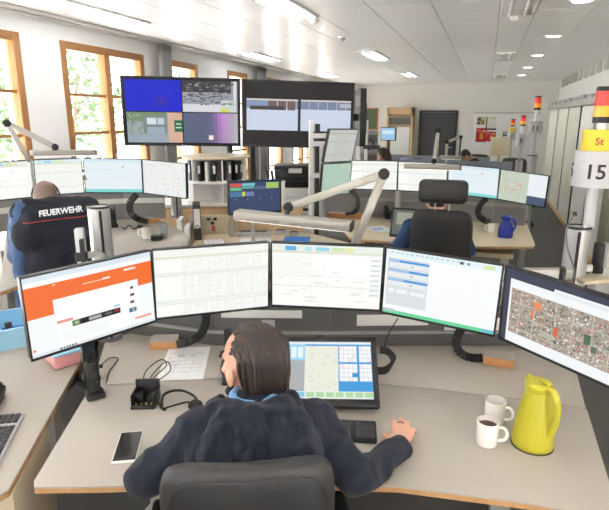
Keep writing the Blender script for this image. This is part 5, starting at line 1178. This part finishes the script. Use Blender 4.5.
rp = [(-4.0, 3.64, 1.40), (-3.81, 4.05, 1.40), (-3.41, 4.46, 1.39), (-3.12, 4.70, 1.38), (-2.86, 4.575, 1.37)]
for a, b in zip(rp, rp[1:]): obj('rail_section', MB().bar(a, b, 0.04, 0.05, 0.005), 'alu_matt', t)
cp = onz(177, 217, ZL)
obj('side_arm', MB().bar((-2.86, 4.575, 1.37), (cp.x, cp.y, 1.30), 0.04, 0.04), 'alu_matt', t)
column(Vector((cp.x, cp.y, ZL)), 1.3, 'silver column foot below the map monitor of the left desk')
b = at(30, 162, 5.0)
arm_lamp('jointed arm lamp above the monitors of the left desk', (b.x, b.y, ZL), b, at(7, 123, 5.0), at(55, 147, 4.95), at(31, 153, 4.95), at(94, 152.5, 5.1), 0.045)
chain('black cable chain curving down behind the monitors of the left desk', [at(137, 194, 4.75), at(130, 203, 4.75), at(131, 213, 4.72), at(138, 219, 4.7), onz(146, 221, ZL + 0.02)], 0.05, 0.035)
block('wooden block holding the cable chain on the left desk', (151, 222), ZL, R(20))
pr = onz(114, 227, ZL); handset('black radio handset standing on the left desk', (pr.x, pr.y, ZL), R(35), 0.0, 0.15)
t = thing('cable', 'black cable heap beside the radio handset on the left desk', 'cable', onz(135, 228, ZL)); o = t.location.copy()
obj('wire', MB().tube(catmull([onz(122 + 3 * k, 227 + 2 * math.sin(k * 1.9), ZL + 0.012) - o for k in range(9)]), 0.006, 6), 'cable', t); obj('plug', MB().box((0.05, 0.02, 0.012), (0.05, 0.03, 0.02), bev=0.005), 'black_plastic', t)
p = onz(146, 238, ZL); t = thing('mug', 'white mug on the left desk near its front corner', 'mug', p, R(200)); obj('cup', MB().lathe([(0, 0), (0.038, 0), (0.041, 0.09), (0.037, 0.09), (0.036, 0.008), (0, 0.008)], 24), 'porcelain', t); obj('handle', MB().tube(catmull([(0.039, 0, 0.075), (0.064, 0, 0.07), (0.064, 0, 0.03), (0.038, 0, 0.02)]), 0.006), 'porcelain', t)
glass_m = mat('tumbler_glass', (220, 228, 230), 0.05, spec=0.8); glass_m.node_tree.nodes['Principled BSDF'].inputs['Transmission Weight'].default_value = 0.85
p = onz(164, 238, ZL); t = thing('drinking_glass', 'clear drinking glass on the left desk', 'glass', p); obj('tumbler', MB().lathe([(0, 0), (0.03, 0), (0.036, 0.12), (0.033, 0.12), (0.028, 0.008), (0, 0.008)], 24), glass_m, t); obj('water', MB().lathe([(0, 0.01), (0.027, 0.01), (0.029, 0.04), (0, 0.04)], 20), glass_m, t)
p = onz(157, 240, ZL); t = thing('memo_pad', 'small black block between mug and glass on the left desk', 'box', p, R(20)); obj('pad', MB().box((0, 0, 0.02), (0.09, 0.07, 0.04), bev=0.005), 'black_plastic', t); obj('cover', MB().box((0, 0, 0.042), (0.085, 0.066, 0.004)), 'dark_grey', t)

# ------------------------------------------------------------------ right workstation
G3 = 'monitors on the right desk'
monitor('white monitor at the left end of the right desk', (-1.178, 6.087, 1.313), 6.4, 3.0, 0.1, 0.535, 0.335, sc_table(41), G3, mount=0.1)
monitor('white monitor behind the lamp head on the right desk', (-0.631, 6.032, 1.315), -3.6, 7.9, 0.6, 0.535, 0.335, sc_table(42), G3, mount=0.1)
monitor('pale blue monitor right of the headrest on the right desk', (-0.099, 5.964, 1.298), -14.9, 10.6, 2.6, 0.535, 0.335, sc_r3(), G3, mount=0.1)
monitor('monitor with a red speckled map at the right end of the right desk', (0.403, 6.132, 1.226), -30.9, 2.8, 3.3, 0.535, 0.335, sc_r4(), G3, mount=0.1)
t = thing('desk', 'pale desk with wooden edge behind the high backed chair', 'desk', (0, 0, 0))
pl = [onz(350, 238, ZT), onz(400, 242, ZT), onz(470, 246, ZT), onz(533, 246.5, ZT), onz(535, 244, ZT), onz(526, 222, ZT), onz(450, 214, ZT), onz(372, 210, ZT), onz(335, 222, ZT)]
table_top([(p.x, p.y) for p in pl], ZT, 0, t, top='desk_beige')
for (x, y_) in ((0.3, 6.2), (-1.1, 6.2)): obj('leg', MB().box((x, y_, 0.36), (0.09, 0.09, 0.71), bev=0.006), 'alu_matt', t); obj('foot', MB().box((x, y_ - 0.1, 0.02), (0.08, 0.7, 0.04), bev=0.01), 'alu_matt', t)
obj('under_shelf', MB().box((-0.05, 5.75, 0.6), (0.8, 0.3, 0.05), bev=0.004), 'desk_beige', t)
t = thing('desk_screen', 'grey upright cable screen behind the right desk', 'desk screen', (0, 0, 0))
pq = [Vector((-1.5, 6.6, ZT)), Vector((-0.6, 6.72, ZT)), Vector((0.15, 6.66, ZT)), Vector((0.5, 6.6, ZT))]
for a, b in zip(pq, pq[1:]):
    obj('panel', MB().bar(a + v3(0, 0, 0.19), b + v3(0, 0, 0.19), 0.025, 0.375, 0.004), 'screen_grey', t); obj('ledge', MB().bar(a + v3(0, -0.03, 0.22), b + v3(0, -0.03, 0.22), 0.03, 0.03, 0.004), 'grey_plastic', t)
t = thing('monitor_rail', 'aluminium rail behind the monitors of the right desk', 'rail', (0, 0, 0))
rp = [(-1.19, 6.19, 1.31), (-0.625, 6.135, 1.31), (-0.07, 6.06, 1.29), (0.19, 6.36, 1.25), (0.455, 6.22, 1.22)]
for a, b in zip(rp, rp[1:]): obj('rail_section', MB().bar(a, b, 0.04, 0.05, 0.005), 'alu_matt', t)
for (x, y_) in ((-0.9, 6.16),): obj('post', MB().cyl((x, y_, ZT), (x, y_, 1.31), 0.035), 'aluminium', t)
cp = onz(522, 222, ZT); column(Vector((cp.x, cp.y, ZT)), 1.2, 'silver column foot below the speckled map monitor')
b = at(434, 176, 6.0)
arm_lamp('jointed arm lamp over the white monitors of the right desk', (b.x, b.y + 0.24, ZT), b + v3(0, 0.24, 0), at(438, 131, 5.9), at(434, 161, 5.76), at(404, 166, 5.72), at(460, 167.5, 5.72), 0.05)
chain('black cable chain curving behind the headrest to the right desk', [at(487, 198, 6.1), at(480, 205, 6.1), at(478, 214, 6.08), at(484, 220, 6.06), onz(490, 222, ZT + 0.03)], 0.06, 0.04)
chain('black cable chain behind the jointed lamp arm', [at(351, 190, 6.0), at(357, 197, 6.0), at(358, 206, 5.95), at(354, 212, 5.92), onz(346, 214, ZT + 0.03)], 0.05, 0.035)
p = onz(495, 222, ZT); t = thing('wooden_block', 'wooden block beside the blue thermos jug', 'block', p, R(-4), 'wooden cable blocks'); obj('core', MB().box((0, 0, 0.025), (0.2, 0.1, 0.05), bev=0.003), 'block_wood', t); obj('laminate', MB().box((0, 0, 0.052), (0.2, 0.1, 0.004)), 'desk_white', t)
p = onz(345, 218, ZT); t = thing('wooden_block', 'long wooden block behind the jointed lamp arm', 'block', p, R(4), 'wooden cable blocks'); obj('core', MB().box((0, 0, 0.03), (0.42, 0.1, 0.06), bev=0.003), 'block_wood', t); obj('laminate', MB().box((0, 0, 0.0615), (0.42, 0.1, 0.003)), 'edge_band', t)
p = onz(505, 237, ZT)
t = thing('thermos_jug', 'glossy cobalt blue thermos jug on the right desk', 'jug', p, R(-30))
obj('body', MB().lathe([(0, 0), (0.072, 0), (0.077, 0.01), (0.075, 0.09), (0.06, 0.145), (0.04, 0.165), (0.038, 0.18), (0, 0.18)], 32), 'cobalt', t); obj('lid', MB().lathe([(0.041, 0.178), (0.046, 0.185), (0.046, 0.215), (0.03, 0.23), (0, 0.232)], 28), 'cobalt', t)
obj('handle', MB().tube(catmull([(0.04, 0, 0.195), (0.085, 0, 0.19), (0.1, 0, 0.13), (0.075, 0, 0.07)]), 0.011), 'cobalt', t); obj('spout', MB().tube([(-0.03, 0, 0.19), (-0.055, 0, 0.215)], 0.015, 10), 'cobalt', t)
p = onz(491, 232, ZT); t = thing('mug', 'white mug beside the blue thermos jug', 'mug', p, R(190)); obj('cup', MB().lathe([(0, 0), (0.038, 0), (0.041, 0.09), (0.037, 0.09), (0.036, 0.008), (0, 0.008)], 24), 'porcelain', t); obj('handle', MB().tube(catmull([(0.039, 0, 0.075), (0.064, 0, 0.07), (0.064, 0, 0.03), (0.038, 0, 0.02)]), 0.006), 'porcelain', t)
p = onz(392, 218, ZT); t = thing('telephone', 'black desk telephone on the right desk left of the chair', 'telephone', p, R(20)); obj('base', MB().box((0, 0, 0.05), (0.2, 0.2, 0.05), (0.3, 0, 0), bev=0.012), 'black_plastic', t); obj('handset', MB().tube(catmull([(-0.07, -0.09, 0.07), (-0.07, -0.05, 0.1), (-0.07, 0.06, 0.13), (-0.07, 0.09, 0.12)]), 0.024, 10), 'black_soft', t); obj('foot', MB().box((0, 0, 0.01), (0.18, 0.18, 0.02)), 'black_plastic', t)
sheet('blue marked paper on the right desk behind the lamp arm', [(368, 227), (385, 226), (392, 231), (372, 233)], ZT, [(0, 0, 1, 1, (232, 236, 240), 0), (0.2, 0.3, 0.8, 0.5, (120, 160, 210), 1), (0.1, 0.6, 0.6, 0.75, (150, 180, 220), 1)], name='paper_sheet')
mo = at(409, 212, 5.45)
monitor('small dark touch screen beside the high backed chair', (mo.x + 0.02, mo.y, 0.918), -3, -20, 0, 0.40, 0.30, [(0, 0, 1, 1, (96, 100, 96), 0), (0.1, 0.1, 0.8, 0.6, (150, 150, 132), 1), (0.2, 0.65, 0.9, 0.9, (110, 116, 120), 1)], None, bez=0.02, name='touch_monitor')
obj('foot', MB().box((0, 0.09, -0.135), (0.2, 0.16, 0.02), (R(20), 0, 0), bev=0.006), 'black_plastic', [o for o in C.objects if o.name.startswith('touch_monitor')][-1])

# ------------------------------------------------------------------ video screens hung from the ceiling
tv1 = monitor('video screen with four camera views, one of them plain blue', (-3.09, 5.241, 2.005), 27.5, 3.0, 0.9, 1.23, 0.71, sc_tv_quad(), 'video screens hung from the ceiling', bez=0.014, depth=0.06, name='video_screen')
tv2 = monitor('video screen with two garage camera views on black', (-1.975, 5.794, 1.978), 25.2, -2.3, 1.4, 1.23, 0.71, sc_tv_garage(), 'video screens hung from the ceiling', bez=0.014, depth=0.06, name='video_screen')
p = at(360, 116, 6.7)
tv3 = monitor('video screen seen almost edge on behind the garage view screen', (p.x - 0.03, p.y, p.z - 0.02), -68, 0, 0, 0.46, 0.66, [(0, 0, 1, 1, (34, 32, 34), 0), (0.1, 0.1, 0.9, 0.3, (90, 90, 92), 1), (0.1, 0.4, 0.9, 0.9, (44, 42, 44), 1)], 'video screens hung from the ceiling', bez=0.014, depth=0.06, name='video_screen')
for tv in (tv1, tv2, tv3):
    tv['category'] = 'video screen'
    Mi = (Matrix.Translation(tv.location) @ tv.rotation_euler.to_matrix().to_4x4()).inverted()
    lx = {tv1: 0.5, tv2: -0.5, tv3: -0.12}[tv]
    if tv is tv3:
        obj('link_arm', MB().bar((0, 0.06, 0), Mi @ (tv2.location + v3(-0.05, 0.16, 0)), 0.05, 0.08, 0.004).box((0, 0.075, 0), (0.2, 0.02, 0.2)), 'dark_grey', tv); continue
    wp = Mi.inverted() @ v3(lx, 0.5 if tv is not tv3 else 0.1, 0.0)
    m = MB().cyl(Mi @ Vector((wp.x, wp.y, 0.0)), Mi @ Vector((wp.x, wp.y, tv.location.z + 0.1)), 0.035); m.bar((lx, 0.06, 0.0), Mi @ wp, 0.06, 0.1, 0.004); m.bar((-0.3 if lx == 0.5 else (0.3 if lx else -0.1), 0.085, 0.0), (lx, 0.085, 0.0), 0.03, 0.08)
    obj('floor_stand', m, 'dark_grey', tv)

# ------------------------------------------------------------------ middle island: cabinets, carousel, printer, tower
t = thing('sideboard', 'white topped sideboard with pale wooden doors below the round shelf', 'sideboard', (-2.72, 5.59, 0), R(24))
obj('carcass', MB().box((0, 0, 0.5), (1.6, 0.5, 1.0)), 'beech', t); obj('top', MB().box((0, -0.01, 1.015), (1.64, 0.56, 0.03), bev=0.004), 'white_lacquer', t)
for k in range(4):
    d = obj('door', MB().box((-0.6 + 0.4 * k, -0.26, 0.5), (0.39, 0.02, 0.96), bev=0.003), 'beech', t); obj('handle', MB().box((-0.46 + 0.4 * k, -0.277, 0.85), (0.012, 0.014, 0.1), bev=0.003), 'alu_matt', d)
rc = at(216, 157, 6.15)
t = thing('round_shelf', 'round white revolving shelf with folders on the sideboard', 'shelf', (rc.x, rc.y, 1.03))
zt = at(216, 155, 6.15).z - 1.03; zm = at(216, 181, 5.9).z - 1.03
obj('top_disc', MB().lathe([(0, zt - 0.03), (0.36, zt - 0.03), (0.375, zt - 0.015), (0.37, zt), (0, zt)], 48), 'desk_beige', t)
obj('middle_disc', MB().lathe([(0, zm - 0.025), (0.355, zm - 0.025), (0.355, zm), (0, zm)], 48), 'white_lacquer', t); obj('base_disc', MB().lathe([(0, 0.0), (0.34, 0.0), (0.34, 0.03), (0, 0.03)], 48), 'white_lacquer', t)
obj('core', MB().box((0, 0, zt / 2), (0.10, 0.10, zt - 0.03)), 'white_lacquer', t)
for k in range(6):
    a = R(60 * k + 8); obj('divider', MB().box((math.cos(a) * 0.19, math.sin(a) * 0.19, zt / 2), (0.3, 0.012, zt - 0.06), (0, 0, a)), 'white_lacquer', t)
fcol = ['mid_grey', 'dark_grey', 'white_plastic', 'blue_screen_trim', 'black_plastic', 'white_plastic', 'black_plastic', 'mid_grey', 'black_plastic', 'dark_grey']
fl = ['grey ring binder leaning on the round shelf', 'charcoal ring binder second from the left on the round shelf', 'white ring binder on the left of the round shelf', 'navy ring binder in the middle of the round shelf', 'black ring binder in the middle of the round shelf', 'white ring binder right of the middle on the round shelf', 'slim black ring binder on the right of the round shelf', 'slim grey ring binder between two black ones on the round shelf', 'black ring binder at the right end of the round shelf', 'charcoal ring binder at the far right of the round shelf']
for k in range(10):
    a = R((175, 203, 218, 233, 263, 278, 293, 323, 338, 353)[k]); rr = 0.245; f = thing('ring_binder', fl[k], 'binder', (rc.x + math.cos(a) * rr, rc.y + math.sin(a) * rr, 1.03 + zm), a, 'binders on the round shelf'); hh = min(0.21 + 0.015 * (k % 3), zt - zm - 0.05)
    obj('cover', MB().box((0, 0, hh / 2), (0.16, 0.034, hh), bev=0.003), fcol[k], f); obj('spine_label', MB().box((0.081, 0, hh * 0.6), (0.002, 0.026, hh * 0.4)), 'paper', f)
pc = at(294, 188, 6.75)
t = thing('printer', 'black and white office printer beside the tower of screens', 'printer', (pc.x, pc.y, 0), R(18))
z1 = at(294, 188, 6.55).z; z2 = at(294, 165, 6.65).z
obj('paper_unit', MB().box((0, 0, z1 / 2), (0.50, 0.44, z1), bev=0.008), 'white_plastic', t); obj('print_unit', MB().box((0, 0.02, (z1 + z2) / 2 - 0.02), (0.46, 0.40, z2 - z1 - 0.04), bev=0.02), 'black_plastic', t)
obj('scanner_lid', MB().box((0, 0.02, z2 - 0.025), (0.47, 0.41, 0.05), bev=0.015), 'dark_grey', t); obj('control_panel', MB().box((0.02, -0.2, z2 - 0.06), (0.16, 0.03, 0.06), (-0.4, 0, 0), bev=0.005), 'white_plastic', t)
obj('output_tray', MB().box((0.0, -0.2, (z1 + z2) / 2 - 0.05), (0.34, 0.03, 0.02)), 'dark_grey', t); obj('slot', MB().box((0.10, -0.2235, z1 - 0.26), (0.16, 0.006, 0.03)), 'black_plastic', t)
pm0 = at(274, 184, 5.98); cz_ = at(274, 181, 5.98).z
t = thing('charging_shelf', 'small white shelf under the four charging radios', 'shelf', (pm0.x, pm0.y, 1.03), R(20)); obj('box', MB().box((0, 0, (cz_ - 1.045) / 2), (0.24, 0.16, cz_ - 1.045)), 'white_lacquer', t); obj('top', MB().box((0, 0, cz_ - 1.0375), (0.25, 0.17, 0.015)), 'white_plastic', t)
for k in range(4):
    pm = at(268 + 4.2 * k, 180, 5.98); t = thing('radio_handset', ['leftmost', 'second', 'third', 'rightmost'][k] + ' of the four small dark radios charging beside the printer', 'radio', (pm.x, pm.y, cz_), R(20), 'radios charging on the sideboard')
    obj('body', MB().box((0, 0, 0.065), (0.032, 0.03, 0.10), (0.0, -0.15, 0), bev=0.006), 'black_plastic', t); obj('antenna', MB().cyl((-0.012, 0, 0.11), (-0.024, 0, 0.15), 0.005), 'black_plastic', t); obj('charger', MB().box((0, 0, 0.012), (0.036, 0.06, 0.024), bev=0.004), 'mid_grey', t)
# tower with two stacked screens
tw = at(311, 160, 5.75)
t = thing('screen_tower', 'white mast carrying two stacked screens in the middle of the room', 'mast', (tw.x, tw.y, 0), R(30))
zt_ = at(311, 120, 5.75).z
obj('mast', MB().box((0, 0, zt_ / 2), (0.045, 0.045, zt_), bev=0.004), 'white_lacquer', t); obj('rear_mast', MB().box((0.085, 0.08, zt_ / 2 - 0.02), (0.05, 0.05, zt_ - 0.04), bev=0.004), 'dark_grey', t)
obj('silver_tube', MB().cyl((0.12, -0.02, 0), (0.12, -0.02, at(318, 145, 5.75).z), 0.035), 'aluminium', t)
for yy in (136, 144, 176): zz = at(318, yy, 5.7).z; obj('bracket', MB().box((0.10, -0.01, zz), (0.22, 0.03, 0.05), bev=0.004), 'white_lacquer', t)
obj('base_plate', MB().box((0.05, 0.02, 0.015), (0.3, 0.3, 0.03), bev=0.005), 'white_lacquer', t)
monitor('upper of the two stacked screens on the white mast, showing a grey list', (-1.356, 5.28, 1.677), 60.2, 13.9, 0.9, 0.41, 0.335, [(a, b, c, d, tuple(int(v * 0.8) for v in col), l) for (a, b, c, d, col, l) in flip(sc_table(51))], 'stacked screens on the mast', mount=0.1)
monitor('lower of the two stacked screens on the white mast, showing a green map', (-1.434, 5.414, 1.331), 58.1, 5.5, 0.9, 0.41, 0.335, sc_map(52, (168, 196, 180)), 'stacked screens on the mast', mount=0.1)
# middle desk in front of the sideboard
t = thing('desk', 'low pale desk between the left and right workstations', 'desk', (0, 0, 0))
pl = [onz(192.5, 245, 0.76), onz(203, 248.5, 0.76), onz(340, 250, 0.76), onz(350, 243, 0.76), onz(318, 235, 0.76), onz(290, 230, 0.76), onz(205, 232, 0.76)]
table_top([(p.x, p.y) for p in pl], 0.76, 0, t, top='desk_beige')
for p in (pl[0], pl[2], pl[3], pl[6]): cc = sum(pl, Vector()) / 7; e = p + (cc - p) * 0.12; obj('leg', MB().cyl((e.x, e.y, 0), (e.x, e.y, 0.735), 0.03), 'alu_matt', t)
monitor('dark screen with coloured status tiles between the left and right desks', (-1.965, 4.527, 1.244), 41.0, 0.9, 0.3, 0.51, 0.31, sc_board(), None, bez=0.012, name='status_monitor')
tm = [o for o in C.objects if o.name.startswith('status_monitor')][-1]
obj('stand', MB().bar((0, 0.05, 0.0), (0, 0.08, -0.478), 0.03, 0.02, 0.004).box((0, 0.05, -0.476), (0.22, 0.18, 0.014), bev=0.004), 'alu_matt', tm)
pb = onz(198, 240, 0.76)
t = thing('ring_binder', 'grey and white ring binder standing upright on the low middle desk', 'binder', pb, R(30)); hh = at(198, 205, math.hypot(pb.x, pb.y)).z - 0.76
obj('cover', MB().box((0, 0.12, hh / 2), (0.075, 0.27, hh), bev=0.003), 'dark_grey', t); obj('spine_label', MB().box((0, -0.0165, hh * 0.62), (0.06, 0.003, hh * 0.55)), 'paper', t); obj('finger_ring', MB().lathe([(0.012, 0), (0.022, 0), (0.022, 0.004), (0.012, 0.004)], 20, M=Matrix.Translation((0, -0.016, hh * 0.38)) @ Matrix.Rotation(PI / 2, 4, 'X')), 'dark_grey', t)
for (px_, yt, D_, lb) in ((188, 225, 5.42, 'narrow white end panel just left of the upright binder'), (180.5, 218, 5.65, 'narrow white end panel behind the corner of the left desk')):
    p = at(px_, yt, D_); t = thing('end_panel', lb, 'panel', (p.x, p.y, 0), R(24)); obj('board', MB().box((0, 0, p.z / 2), (0.05, 0.25, p.z), bev=0.006), 'white_lacquer', t); obj('foot', MB().box((0, 0, 0.015), (0.14, 0.3, 0.03), bev=0.004), 'white_lacquer', t)
cols_ = ['black_plastic', 'black_plastic', 'black_plastic', 'red_print']
t = thing('switch_panel', 'white front panel with dark square buttons behind the low middle desk', 'panel', onz(214, 233.5, 0.76), R(24))
obj('plate', MB().box((0, 0, 0.1), (0.5, 0.03, 0.2), bev=0.004), 'desk_beige', t)
for k, (x, z) in enumerate([(-0.05, 0.16), (0.02, 0.16), (-0.01, 0.115), (0.0, 0.06)]): obj('button', MB().box((x, -0.018, z), (0.035, 0.012, 0.03 if k < 3 else 0.06), bev=0.003), cols_[k], t)
def desk_box(label, px_, size, rz, mt, name, cat, lidm=None):
    p = onz(px_[0], px_[1], 0.76); t = thing(name, label, cat, p, rz); obj('case', MB().box((0, 0, size[2] / 2), size, bev=0.004), mt, t); obj('face', MB().box((0, 0, size[2] + 0.001), (size[0] * 0.8, size[1] * 0.6, 0.003)), lidm or 'dark_grey', t)
desk_box('grey keyboard box with a black slot on the low middle desk', (254, 235), (0.34, 0.14, 0.04), R(20), 'sign_grey', 'control_box', 'device', 'black_plastic')
desk_box('small grey box right of the slotted one on the low middle desk', (281, 233.5), (0.12, 0.1, 0.04), R(20), 'sign_grey', 'control_box', 'device')
desk_box('small black topped box at the right of the low middle desk', (294, 234.5), (0.1, 0.1, 0.03), R(20), 'grey_plastic', 'control_box', 'device')
desk_box('blue folder lying on the low middle desk', (297, 240), (0.26, 0.24, 0.012), R(14), 'blue_folder', 'folder', 'folder', 'blue_folder')
sheet('paper form with a red border on the low middle desk', [(203, 240), (224, 239), (225, 244), (203, 245)], 0.76, form_rects(8), border='red_print', name='paper_form')
sheet('printed sheet in the middle of the low middle desk', [(240, 239), (270, 238.5), (272, 243), (240, 244)], 0.76, form_rects(9), name='paper_form')
p = onz(232, 236, 0.76); t = thing('water_bottle', 'clear bottle standing on the low middle desk', 'bottle', p); obj('bottle', MB().lathe([(0, 0), (0.035, 0), (0.036, 0.14), (0.015, 0.19), (0.014, 0.22), (0, 0.22)], 20), glass_m, t); obj('cap', MB().cyl((0, 0, 0.22), (0, 0, 0.235), 0.015), 'white_plastic', t)

# ------------------------------------------------------------------ far workstations
def far_desk(label, a, b, z, depth, mt='desk_beige', panel=True, plab=None):
    c = (a + b) / 2; d = b - a; rz = math.atan2(d.y, d.x); w = math.hypot(d.x, d.y)
    t = thing('desk', label, 'desk', (c.x, c.y, 0), rz)
    o = obj('table_top', MB().box((0, depth / 2, z - 0.013), (w, depth, 0.026), bev=0.003), mt, t)
    for s in (-1, 1): obj('leg', MB().box((s * (w / 2 - 0.08), depth / 2, (z - 0.026) / 2), (0.06, depth * 0.8, z - 0.026), bev=0.004), 'alu_matt', t)
    if panel: obj('front_panel', MB().box((0, -0.02, z * 0.72 + 0.14), (w, 0.03, z * 0.55 + 0.28), bev=0.004), 'screen_fabric', t)
    return t
a, b = at(455, 163, 9.4), at(512, 167, 9.5); far_desk('grey panelled far desk left of the signal poles', a, b, 0.98, 0.8)
a, b = at(400, 160, 9.5), at(442, 160, 9.3); far_desk('pale blue panelled far desk in front of the grey door', a, b, 1.0, 0.8)
p = at(415, 148, 12.5); far_desk('farthest pale desk before the wooden cabinet', p + v3(-1.2, 0, 0), p + v3(1.6, 0, 0), 0.85, 0.7, 'white_lacquer', True)
# signal poles of the far desks
def far_pole(label, px0, ytop, ybot, D, num, ysign, ylamp, w_s, yel):
    pt = at(px0, ysign[0], D); hd_ = math.hypot(pt.x, pt.y); f = math.atan2(-pt.y, -pt.x)
    z = lambda y: at(px0, y, D).z
    zs = (z(ysign[1]), z(ysign[0]), z(yel) if yel else z(ysign[0]) + 0.001, z(ylamp[1]), z((ylamp[0] + ylamp[1]) / 2 + 0.5), z(ylamp[0]))
    sp_ = signal_pole((pt.x, pt.y), 0.0, label, num, w_s, 0.040, zs, (f, f + 2.1), yellow=bool(yel))
    obj('base_tube', MB().cyl((0, 0, 0), (0, 0, z(ybot)), 0.057, seg=20), 'aluminium', sp_); obj('base_ring', MB().cyl((0, 0, z(ybot)), (0, 0, z(ybot) + 0.012), 0.059, seg=20), 'black_plastic', sp_)
far_pole('tall far signal pole numbered 11 with red over amber lamp', 536, 96, 156, 7.6, '11', (121, 134), (96, 110), 0.085, None)
far_pole('middle far signal pole with small grey sign and red over amber lamp', 522, 115, 160, 9.6, '5', (134, 146), (115.5, 126), 0.085, None)
far_pole('farthest signal pole with yellow collar and small amber lamp', 512, 119, 160, 11.8, '7', (132, 140), (119, 126.5), 0.085, 127.8)
b = at(460, 166, 9.0)
arm_lamp('slim far lamp post with black tip behind the right desk', (b.x, b.y, 0.0), at(446, 160, 8.8), at(447, 142, 8.8), at(461, 137, 8.8), at(440, 157, 8.7), at(462, 158, 8.7), 0.05)
# far chairs, people and small equipment
p = at(475, 150, 12.2); office_chair('far black chair against the red posters', (p.x + 0.02, p.y, 0), R(170), back_h=0.55, back_z=0.62, armrests=False)
p = at(468, 163, 8.6); office_chair('black chair back just above the pale blue monitor', (p.x, p.y, 0), R(10), back_w=0.5, back_h=0.6, back_z=0.62, armrests=False)
p = at(522, 150, 10.6); office_chair('far black chair half hidden by the signal poles', (p.x, p.y, 0), R(200), back_h=0.6, back_z=0.62, armrests=True)
p = at(402, 152, 10.6); office_chair('far black chair with slanted back near the wooden cabinet', (p.x, p.y, 0), R(70), back_w=0.48, back_h=0.6, back_z=0.62, armrests=False)
p = at(382, 156, 8.3); per4 = thing('person', 'brown haired person bent over a far desk behind the white monitors', 'person', (p.x + 0.12, p.y - 0.1, 0), R(60))
seated(per4, 'skin', 'shirt_blue', Matrix.Translation((0.0, 0.12, p.z - 0.02)) @ Matrix.Rotation(R(-30), 4, 'X'), voxel=0.011, long_hair=True, z=max(0, p.z - 1.27))
p = at(470, 152, 12.0); per5 = thing('person', 'person in dark clothes leaning low at the far desk before the red posters', 'person', (p.x + 0.1, p.y + 0.25, 0), R(110))
seated(per5, 'skin_tan', 'jacket', Matrix.Translation((0.0, 0.2, 1.16)) @ Matrix.Rotation(R(-50), 4, 'X'), voxel=0.011, z=0.0)
cx, cz = at(500, 146, 11.5), None
t = thing('desktop_monitor', 'beige back of a far monitor between posters and signal poles', 'monitor', (cx.x, cx.y, 0.85), R(15)); hz = at(500, 137, 11.5).z - 0.85
obj('housing', MB().box((0, 0, hz - 0.18), (0.36, 0.05, 0.36), bev=0.01), 'desk_beige', t); obj('stand', MB().box((0, 0.02, (hz - 0.3) / 2), (0.06, 0.04, hz - 0.3)).box((0, 0, 0.008), (0.24, 0.2, 0.016)), 'desk_beige', t)
t = thing('side_table', 'white far side table holding the beige monitor', 'table', (cx.x - 0.37, cx.y, 0), R(8)); obj('table_top', MB().box((0, 0, 0.835), (1.0, 0.6, 0.03), bev=0.003), 'white_lacquer', t)
for sx in (-1, 1):
    for sy in (-1, 1): obj('leg', MB().box((sx * 0.45, sy * 0.25, 0.41), (0.05, 0.05, 0.82)), 'white_lacquer', t)
obj('front_panel', MB().box((0, -0.28, 0.56), (0.9, 0.02, 0.5)), 'white_lacquer', t)
# equipment behind the tower
p = at(368, 143, 7.6)
t = thing('equipment_rack', 'grey equipment rack with coiled cables behind the edge on screen', 'rack', (p.x + 0.0, p.y, 0), R(20)); zz = at(375, 131, 7.6).z
obj('frame', MB().box((0, 0.1, zz / 2), (0.24, 0.4, zz), bev=0.006), 'grey_plastic', t)
for k in range(4): obj('unit', MB().box((0, -0.11, zz - 0.1 - 0.13 * k), (0.21, 0.03, 0.10), bev=0.004), 'sign_grey' if k % 2 else 'mid_grey', t)
obj('cable_coil', MB().tube([v3(-0.02 + 0.07 * math.cos(a), -0.15 - 0.004 * a, zz - 0.17 + 0.07 * math.sin(a)) for a in [k * PI / 6 for k in range(30)]], 0.008, 6), 'cable', t)
p = at(366, 150, 7.3); t = thing('screen_tower', 'thin white mast beside the equipment rack', 'mast', (p.x, p.y, 0)); obj('mast', MB().box((0, 0, at(366, 120, 7.3).z / 2), (0.04, 0.04, at(366, 120, 7.3).z)), 'white_lacquer', t); obj('base_plate', MB().box((0, 0, 0.01), (0.25, 0.25, 0.02)), 'white_lacquer', t); obj('cross_arm', MB().box((0.08, -0.03, at(366, 147, 7.3).z), (0.22, 0.03, 0.05)), 'dark_grey', t)
p = at(388, 134, 11.0); t = thing('desktop_monitor', 'small blue lit monitor on the far desk near the wooden cabinet', 'monitor', (p.x, p.y, p.z - 0.15), R(-20)); t['label'] = 'small blue lit monitor on the far desk near the wooden cabinet'
obj('housing', MB().box((0, 0.02, 0.15), (0.34, 0.04, 0.26), bev=0.006), 'black_plastic', t); obj('screen', rects_mesh('screen', 0.31, 0.23, [(0, 0, 1, 1, (150, 190, 220), 0), (0.1, 0.2, 0.9, 0.5, (200, 220, 230), 1)], SCREEN), None, t, loc=(0, -0.003, 0.15)); obj('stand', MB().box((0, 0.04, -(p.z - 1.0) / 2), (0.05, 0.03, p.z - 0.8)).box((0, 0.03, 0.85 - p.z + 0.16), (0.2, 0.16, 0.016)), 'black_plastic', t)
t = thing('side_table', 'low pale blue far table under the small blue lit monitor', 'table', (p.x - 0.1, p.y + 0.1, 0), R(-20)); obj('table_top', MB().box((0, 0, 0.835), (0.9, 0.6, 0.03), bev=0.003), 'white_lacquer', t)
for sx in (-1, 1):
    for sy in (-1, 1): obj('leg', MB().box((sx * 0.4, sy * 0.25, 0.41), (0.05, 0.05, 0.82)), 'white_lacquer', t)
# real light of the lit downlights
for yy in (5.65, 7.91, 10.21, 12.52, 14.8):
    l = bpy.data.lights.new('downlight_lamp', 'SPOT'); l.energy = 30; l.spot_size = R(120); l.spot_blend = 0.6; l.shadow_soft_size = 0.08; l.color = (1, 0.96, 0.9)
    lo = bpy.data.objects.new('downlight_lamp', l); C.objects.link(lo); lo.location = (0.71, yy, ZC - 0.03)
